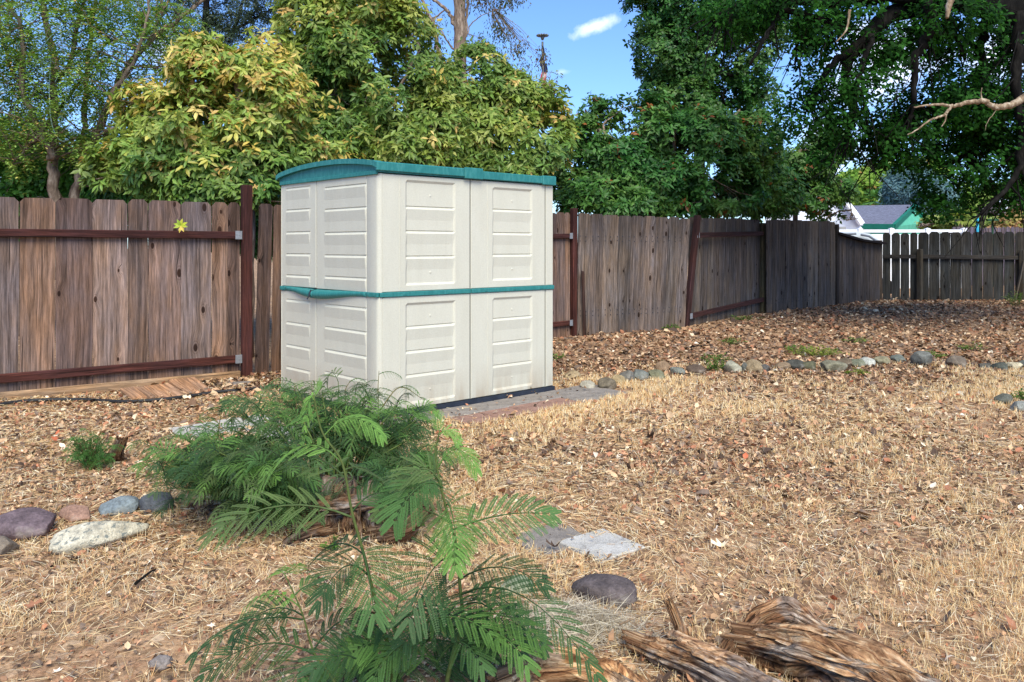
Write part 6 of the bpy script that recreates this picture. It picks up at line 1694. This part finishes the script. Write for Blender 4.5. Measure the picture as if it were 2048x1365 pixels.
for (lab, x, y, w, h, n, c) in (('bright green weed clump in front of the border row before its pale lichened stone', 1432, 742, .14, .10, 16, WG), ('taller green weed just behind the border row gap near the dark brown stone', 1425, 726, .2, .1, 14, WG),
        ('yellow-green weed patch behind the long mossy stone of the border row', 1630, 712, .4, .12, 34, WY), ('faint green weed among leaves behind the border row right of the yellow-green patch', 1710, 686, .25, .08, 12, WG),
        ('small green weed in the leaf litter below the rail-face fence bay', 1462, 690, .2, .1, 12, WG), ('green tuft at the foot of the leaning grey boards', 1340, 660, .2, .1, 10, WG),
        ('green weed at the fence foot under the dark rail bay', 1490, 642, .3, .1, 14, WG), ('green weeds beside the upright tall grey border stone', 1870, 716, .2, .08, 10, WG), ('weed patch on the litter near the far right of the border row', 1945, 702, .2, .1, 10, WG),
        ('green weed growing at the foot of the far right picket post', 2036, 612, .3, .3, 20, WG), ('tiny green weed by the far corner of the shed base', 1116, 722, .1, .08, 8, WG), ('pale green flat weed in front of the whitish border stone', 1712, 750, .15, .05, 10, WY),
        ('little weed at the left end of the yellow-green patch', 1595, 704, .2, .08, 10, WG), ('dark green weed beside the right edge stones', 2046, 802, .12, .08, 10, WG)):
    small_plant('weed', lab, x, y, w * 1.15, h * 1.4, int(n * 1.8), .045, c, group='green weeds among the leaf litter')
for i, (x, y, lab) in enumerate(((805, 838, 'near the shed corner'), (868, 826, 'under the first wall panel'), (925, 806, 'beside the vertical wall seam'), (1060, 786, 'toward the far end of the wall'), (915, 790, 'as a thin tall stalk by the seam'))):
    small_plant('dry_weed', 'dry reddish weed growing from the shed base ' + lab, x, y + 4, .06, .10 if i < 4 else .16, 8 if i < 4 else 1, .018, [(150, 96, 62), (176, 120, 80), (120, 100, 56)], group='dry weeds along the shed base')
small_plant('stump_sprout', 'fresh green sprouts on the right side of the old stump', 820, 1075, .08, .12, 9, .03, [(110, 150, 66), (90, 130, 56)], 'plant')
small_plant('stump_sprout', 'few green sprouts low on the front of the old stump', 668, 1098, .06, .07, 6, .03, [(110, 150, 66), (90, 130, 56)], 'plant')

# ------------------------------------------------------------------ leaf litter, straw, stubble
def wedge(n, y0, y1, pw=1.0, k=.78):
    y = np.sqrt(RNG.random(n) * (y1**2 - y0**2) + y0**2) if pw == 1 else y0 * (y1/y0) ** (RNG.random(n))
    x = RNG.uniform(-k, k, n) * y
    return x, y
def fence_ok(x, y):
    ok = np.ones(len(x), bool)
    pts = [Qs - alL * 4, Qs, Q1, Q2, Q3, Q4, Q5, Q6, Q6 + np.array([4., -.5])]
    px = np.array([p[0] for p in pts]); py = np.array([p[1] for p in pts])
    ok &= y < np.interp(x, px, py) - .02
    ins, s, w = in_shed(x, y, .015); ok &= ~ins
    return ok
LITC = [(108, 84, 66), (140, 108, 84), (166, 130, 100), (188, 152, 118), (202, 172, 138), (146, 102, 78), (166, 114, 86), (214, 192, 162), (126, 108, 94), (84, 68, 58), (196, 148, 114), (222, 208, 184)]
LW_ = np.array([5, 6, 5, 4, 3, 3.5, 2, 1.2, 5, 6, .8, .5])
def litter():
    ls = LeafSet(); pal = palette(LITC, LW_)
    lob = [T_lobed(3, .3), T_lobed(5, .5), T_lobed(8, .2), T_ellip(.5, .8), T_ellip(-.5, .5), T_quadleaf(.8, 1.2)]
    def put(n, y0, y1, size, dens, tms, k=.78, cf=None, zr=.02, pw=1):
        x, y = wedge(n, y0, y1, pw, k); ok = fence_ok(x, y) & (RNG.random(n) < dens(x, y)); x, y = x[ok], y[ok]
        z = gz(x, y) + RNG.uniform(.002, zr, len(x)); ids = RNG.integers(len(tms), size=len(x))
        onp = on_paver(x, y); z = z + np.where(onp, .016, 0); kp = ~onp | (RNG.random(len(x)) < .10)
        for i, tm in enumerate(tms):
            m = (ids == i) & kp; q = int(m.sum())
            if q == 0: continue
            d = np.stack([RNG.normal(size=q), RNG.normal(size=q), RNG.normal(size=q) * .28], 1)
            up = np.stack([RNG.normal(size=q)*.4, RNG.normal(size=q)*.4, np.ones(q)], 1)
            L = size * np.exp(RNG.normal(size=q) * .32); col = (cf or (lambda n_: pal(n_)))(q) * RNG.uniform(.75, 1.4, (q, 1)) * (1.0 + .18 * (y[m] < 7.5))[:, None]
            ls.add(np.stack([x[m], y[m], z[m]], 1), d, up, L, L * RNG.uniform(.45, .95, q), col, tm)
    def dbk(x, y):                      # heavy litter behind the stones, patchy in front
        a = sst((y - 8.2) / 2.0); b = fbm(x*.7, y*.7, 2., 3)
        left = sst((-x - 1.5) / 1.5) * sst((y - 4.5) / 1.5)
        return np.clip(np.maximum(a, left * .9) + np.clip((b - .42) * 2.6, 0.10, .75), 0, 1)
    put(72000, 7.5, 19, .055, dbk, [lob[3], lob[5], T_quadleaf(.4, 1.0)], .8, zr=.03)
    put(56000, 4.0, 9.8, .032, lambda x, y: np.clip(dbk(x, y) + .22, 0, 1), [lob[3], lob[4], lob[5]], .8)
    put(18000, 2.0, 5.5, .024, lambda x, y: dbk(x, y) * .9, [lob[3], lob[4], lob[5], lob[1]], .85)
    put(900, 2.0, 6.5, .048, lambda x, y: dbk(x, y), lob[:3], .85, zr=.03)
    put(30000, 1.9, 5.5, .014, lambda x, y: x*0 + .9, [T_quadleaf(.5, 1.)], .85)      # crumbs
    put(320, 2.0, 9, .028, lambda x, y: x*0 + .8, lob[:3] + lob[3:4], .8, lambda q: np.tile(lin((206, 192, 176)), (q, 1)), .03)
    put(150, 2.2, 9, .036, lambda x, y: x*0 + .7, lob[:2] + lob[3:5], .8, lambda q: np.tile(lin((176, 100, 72)), (q, 1)), .03)
    o = ls.build('leaf_litter', M['litter']); tag(o, 'brown and tan fallen leaves scattered thickly over the yard', 'fallen leaves', kind='stuff')
PAV = []
for o in scene.objects:
    if o.type == 'MESH' and o.name.split('.')[0] in ('paver', 'slab', 'stepping_stone'):
        PAV.append((o.location.x, o.location.y, max(o.dimensions.x, o.dimensions.y) * .40))
def on_paver(x, y):
    r = np.zeros(len(x), bool)
    _, s_, w_ = in_shed(x, y); r |= (s_ > -.1) & (s_ < 2.56) & (w_ < 0) & (w_ > -.62) & ((w_ > -.31) | (s_ > .45))
    for (a, b, s) in PAV: r |= (x - a)**2 + (y - b)**2 < (s * .9)**2
    return r
litter()
def grass():
    T_BL = (np.array([(0, .5, 0), (0, -.5, 0), (.5, -.36, -.03), (.5, .36, -.03), (1, 0, -.14)]), [(0, 1, 2, 3), (3, 2, 4)])
    ls = LeafSet(); pal = palette([(238, 212, 162), (222, 190, 142), (242, 222, 180), (204, 168, 124), (228, 186, 134), (244, 230, 200)])
    # standing stubble in tufts on the right and centre
    n = 60000; x, y = wedge(n, 2.0, 10.5, 1, .8)
    m = fbm(x*.9 + 3, y*.9, 5., 3); dens = np.clip((m - .34) * 3.6, .10, 1) * (1 - sst((y - 8.2) / 1.8)) * (.45 + .55 * sst((x + .4) / .8)) * (1 - .8 * sst((-x - 1.3) / 1.))
    ok = fence_ok(x, y) & (RNG.random(n) < dens) & ~on_paver(x, y); x, y = x[ok], y[ok]
    for b in range(7):
        q = len(x); p = np.stack([x + RNG.normal(size=q)*.012, y + RNG.normal(size=q)*.012, gz(x, y) - .002], 1)
        d = np.stack([RNG.normal(size=q)*.35, RNG.normal(size=q)*.35, np.ones(q)], 1); L = RNG.uniform(.025, .07, q)
        ls.add(p, d, np.stack([RNG.normal(size=q), RNG.normal(size=q), np.zeros(q)+.1], 1), L, np.maximum(.0016, .0009 * y) * RNG.uniform(.6, 1.2, q), pal(q) * RNG.uniform(.8, 1.2, (q, 1)), T_BL)
    # flattened straw
    n = 185000; x, y = wedge(n, 1.9, 8.8, 1, .85); m = fbm(x*1.1, y*1.1 + 7, 9., 3)
    lf = sst((1.0 - x) / 1.2); dens = np.clip((m - .30) * 2.8, .28, 1) * (.55 + .45*lf) * (1 - .6 * sst((y - 6.0) / 2.))
    ok = fence_ok(x, y) & (RNG.random(n) < dens) & (~on_paver(x, y) | (RNG.random(n) < .03)); x, y = x[ok], y[ok]; q = len(x)
    ang = fbm(x*1.5, y*1.5, 1., 2) * 9 + RNG.normal(size=q) * .7
    d = np.stack([np.cos(ang), np.sin(ang), RNG.normal(size=q)*.10], 1); L = RNG.uniform(.03, .13, q)
    ls.add(np.stack([x, y, gz(x, y) + RNG.uniform(.004, .024, q)], 1), d, np.stack([RNG.normal(size=q)*.3, RNG.normal(size=q)*.3, np.ones(q)], 1), L, np.maximum(.0019, .0008 * y), pal(q) * RNG.uniform(.75, 1.2, (q, 1)), T_BL)
    o = ls.build('dry_grass', M['straw']); tag(o, 'short dead straw-coloured grass stubble covering the yard', 'dry grass', kind='stuff')
    # grey straw heap beside the purple rock
    ls = LeafSet(); n = 3200; g = GP(1150, 1255); x = g[0] + RNG.normal(size=n) * .13; y = g[1] + RNG.normal(size=n) * .10
    ang = RNG.uniform(0, 6.28, n); d = np.stack([np.cos(ang), np.sin(ang)*.7, RNG.normal(size=n)*.25], 1)
    r2 = ((x-g[0])/.11)**2 + ((y-g[1])/.09)**2
    gp = palette([(214, 204, 184), (190, 176, 154), (156, 142, 126), (224, 212, 190)])
    ls.add(np.stack([x, y, gz(x, y) + RNG.random(n) * .06 * np.exp(-r2/2) + .01], 1), d, np.tile((0, 0, 1.), (n, 1)) + RNG.normal(size=(n, 3))*.4, RNG.uniform(.05, .16, n), np.full(n, .0022), gp(n), T_BL)
    o = ls.build('straw_heap', M['straw'], None); tag(o, 'pale greyish heap of dead straw beside the purple rock', 'straw', kind='stuff')
grass()

# twigs on the ground
def ground_twigs():
    spec = [((270, 1178), (312, 1148), .006, (96, 76, 66), 'dark fallen twig lying in straw left of the sapling'), ((1370, 700), (1420, 694), .012, (60, 44, 38), 'dark stick lying on the litter behind the border stones'),
            ((1880, 610), (1905, 598), .03, (150, 136, 120), 'pale broken branch at the foot of the picket fence'), ((1240, 1320), (1370, 1282), .004, (206, 190, 170), 'thin pale twig resting across the root log'), ((1140, 955), (1180, 945), .004, (190, 170, 140), 'light straw-coloured twig in the open grass'),
            ((240, 955), (300, 962), .004, (200, 184, 160), 'pale thin twig left of the bush'), ((1800, 1290), (1880, 1262), .004, (196, 176, 146), 'thin dry stalk beside the large log')]
    for (a, b, r, c, lab) in spec:
        A_ = GP(*a); B_ = GP(*b); A_[2] += .02 + (.1 if 'across' in lab else 0); B_[2] += .02 + (.1 if 'across' in lab else 0); m = (A_ + B_)/2 + np.array([.01, .02, .01])
        mb = MB(); mb.tube(curve([A_, m, B_], 5), np.linspace(r, r*.5, 11), 6); o = mb.build('fallen_twig', M['deadwood'] if c[0] > 130 else M['bark_dark'], None, True, base=A_); tag(o, lab, 'twig')
ground_twigs()
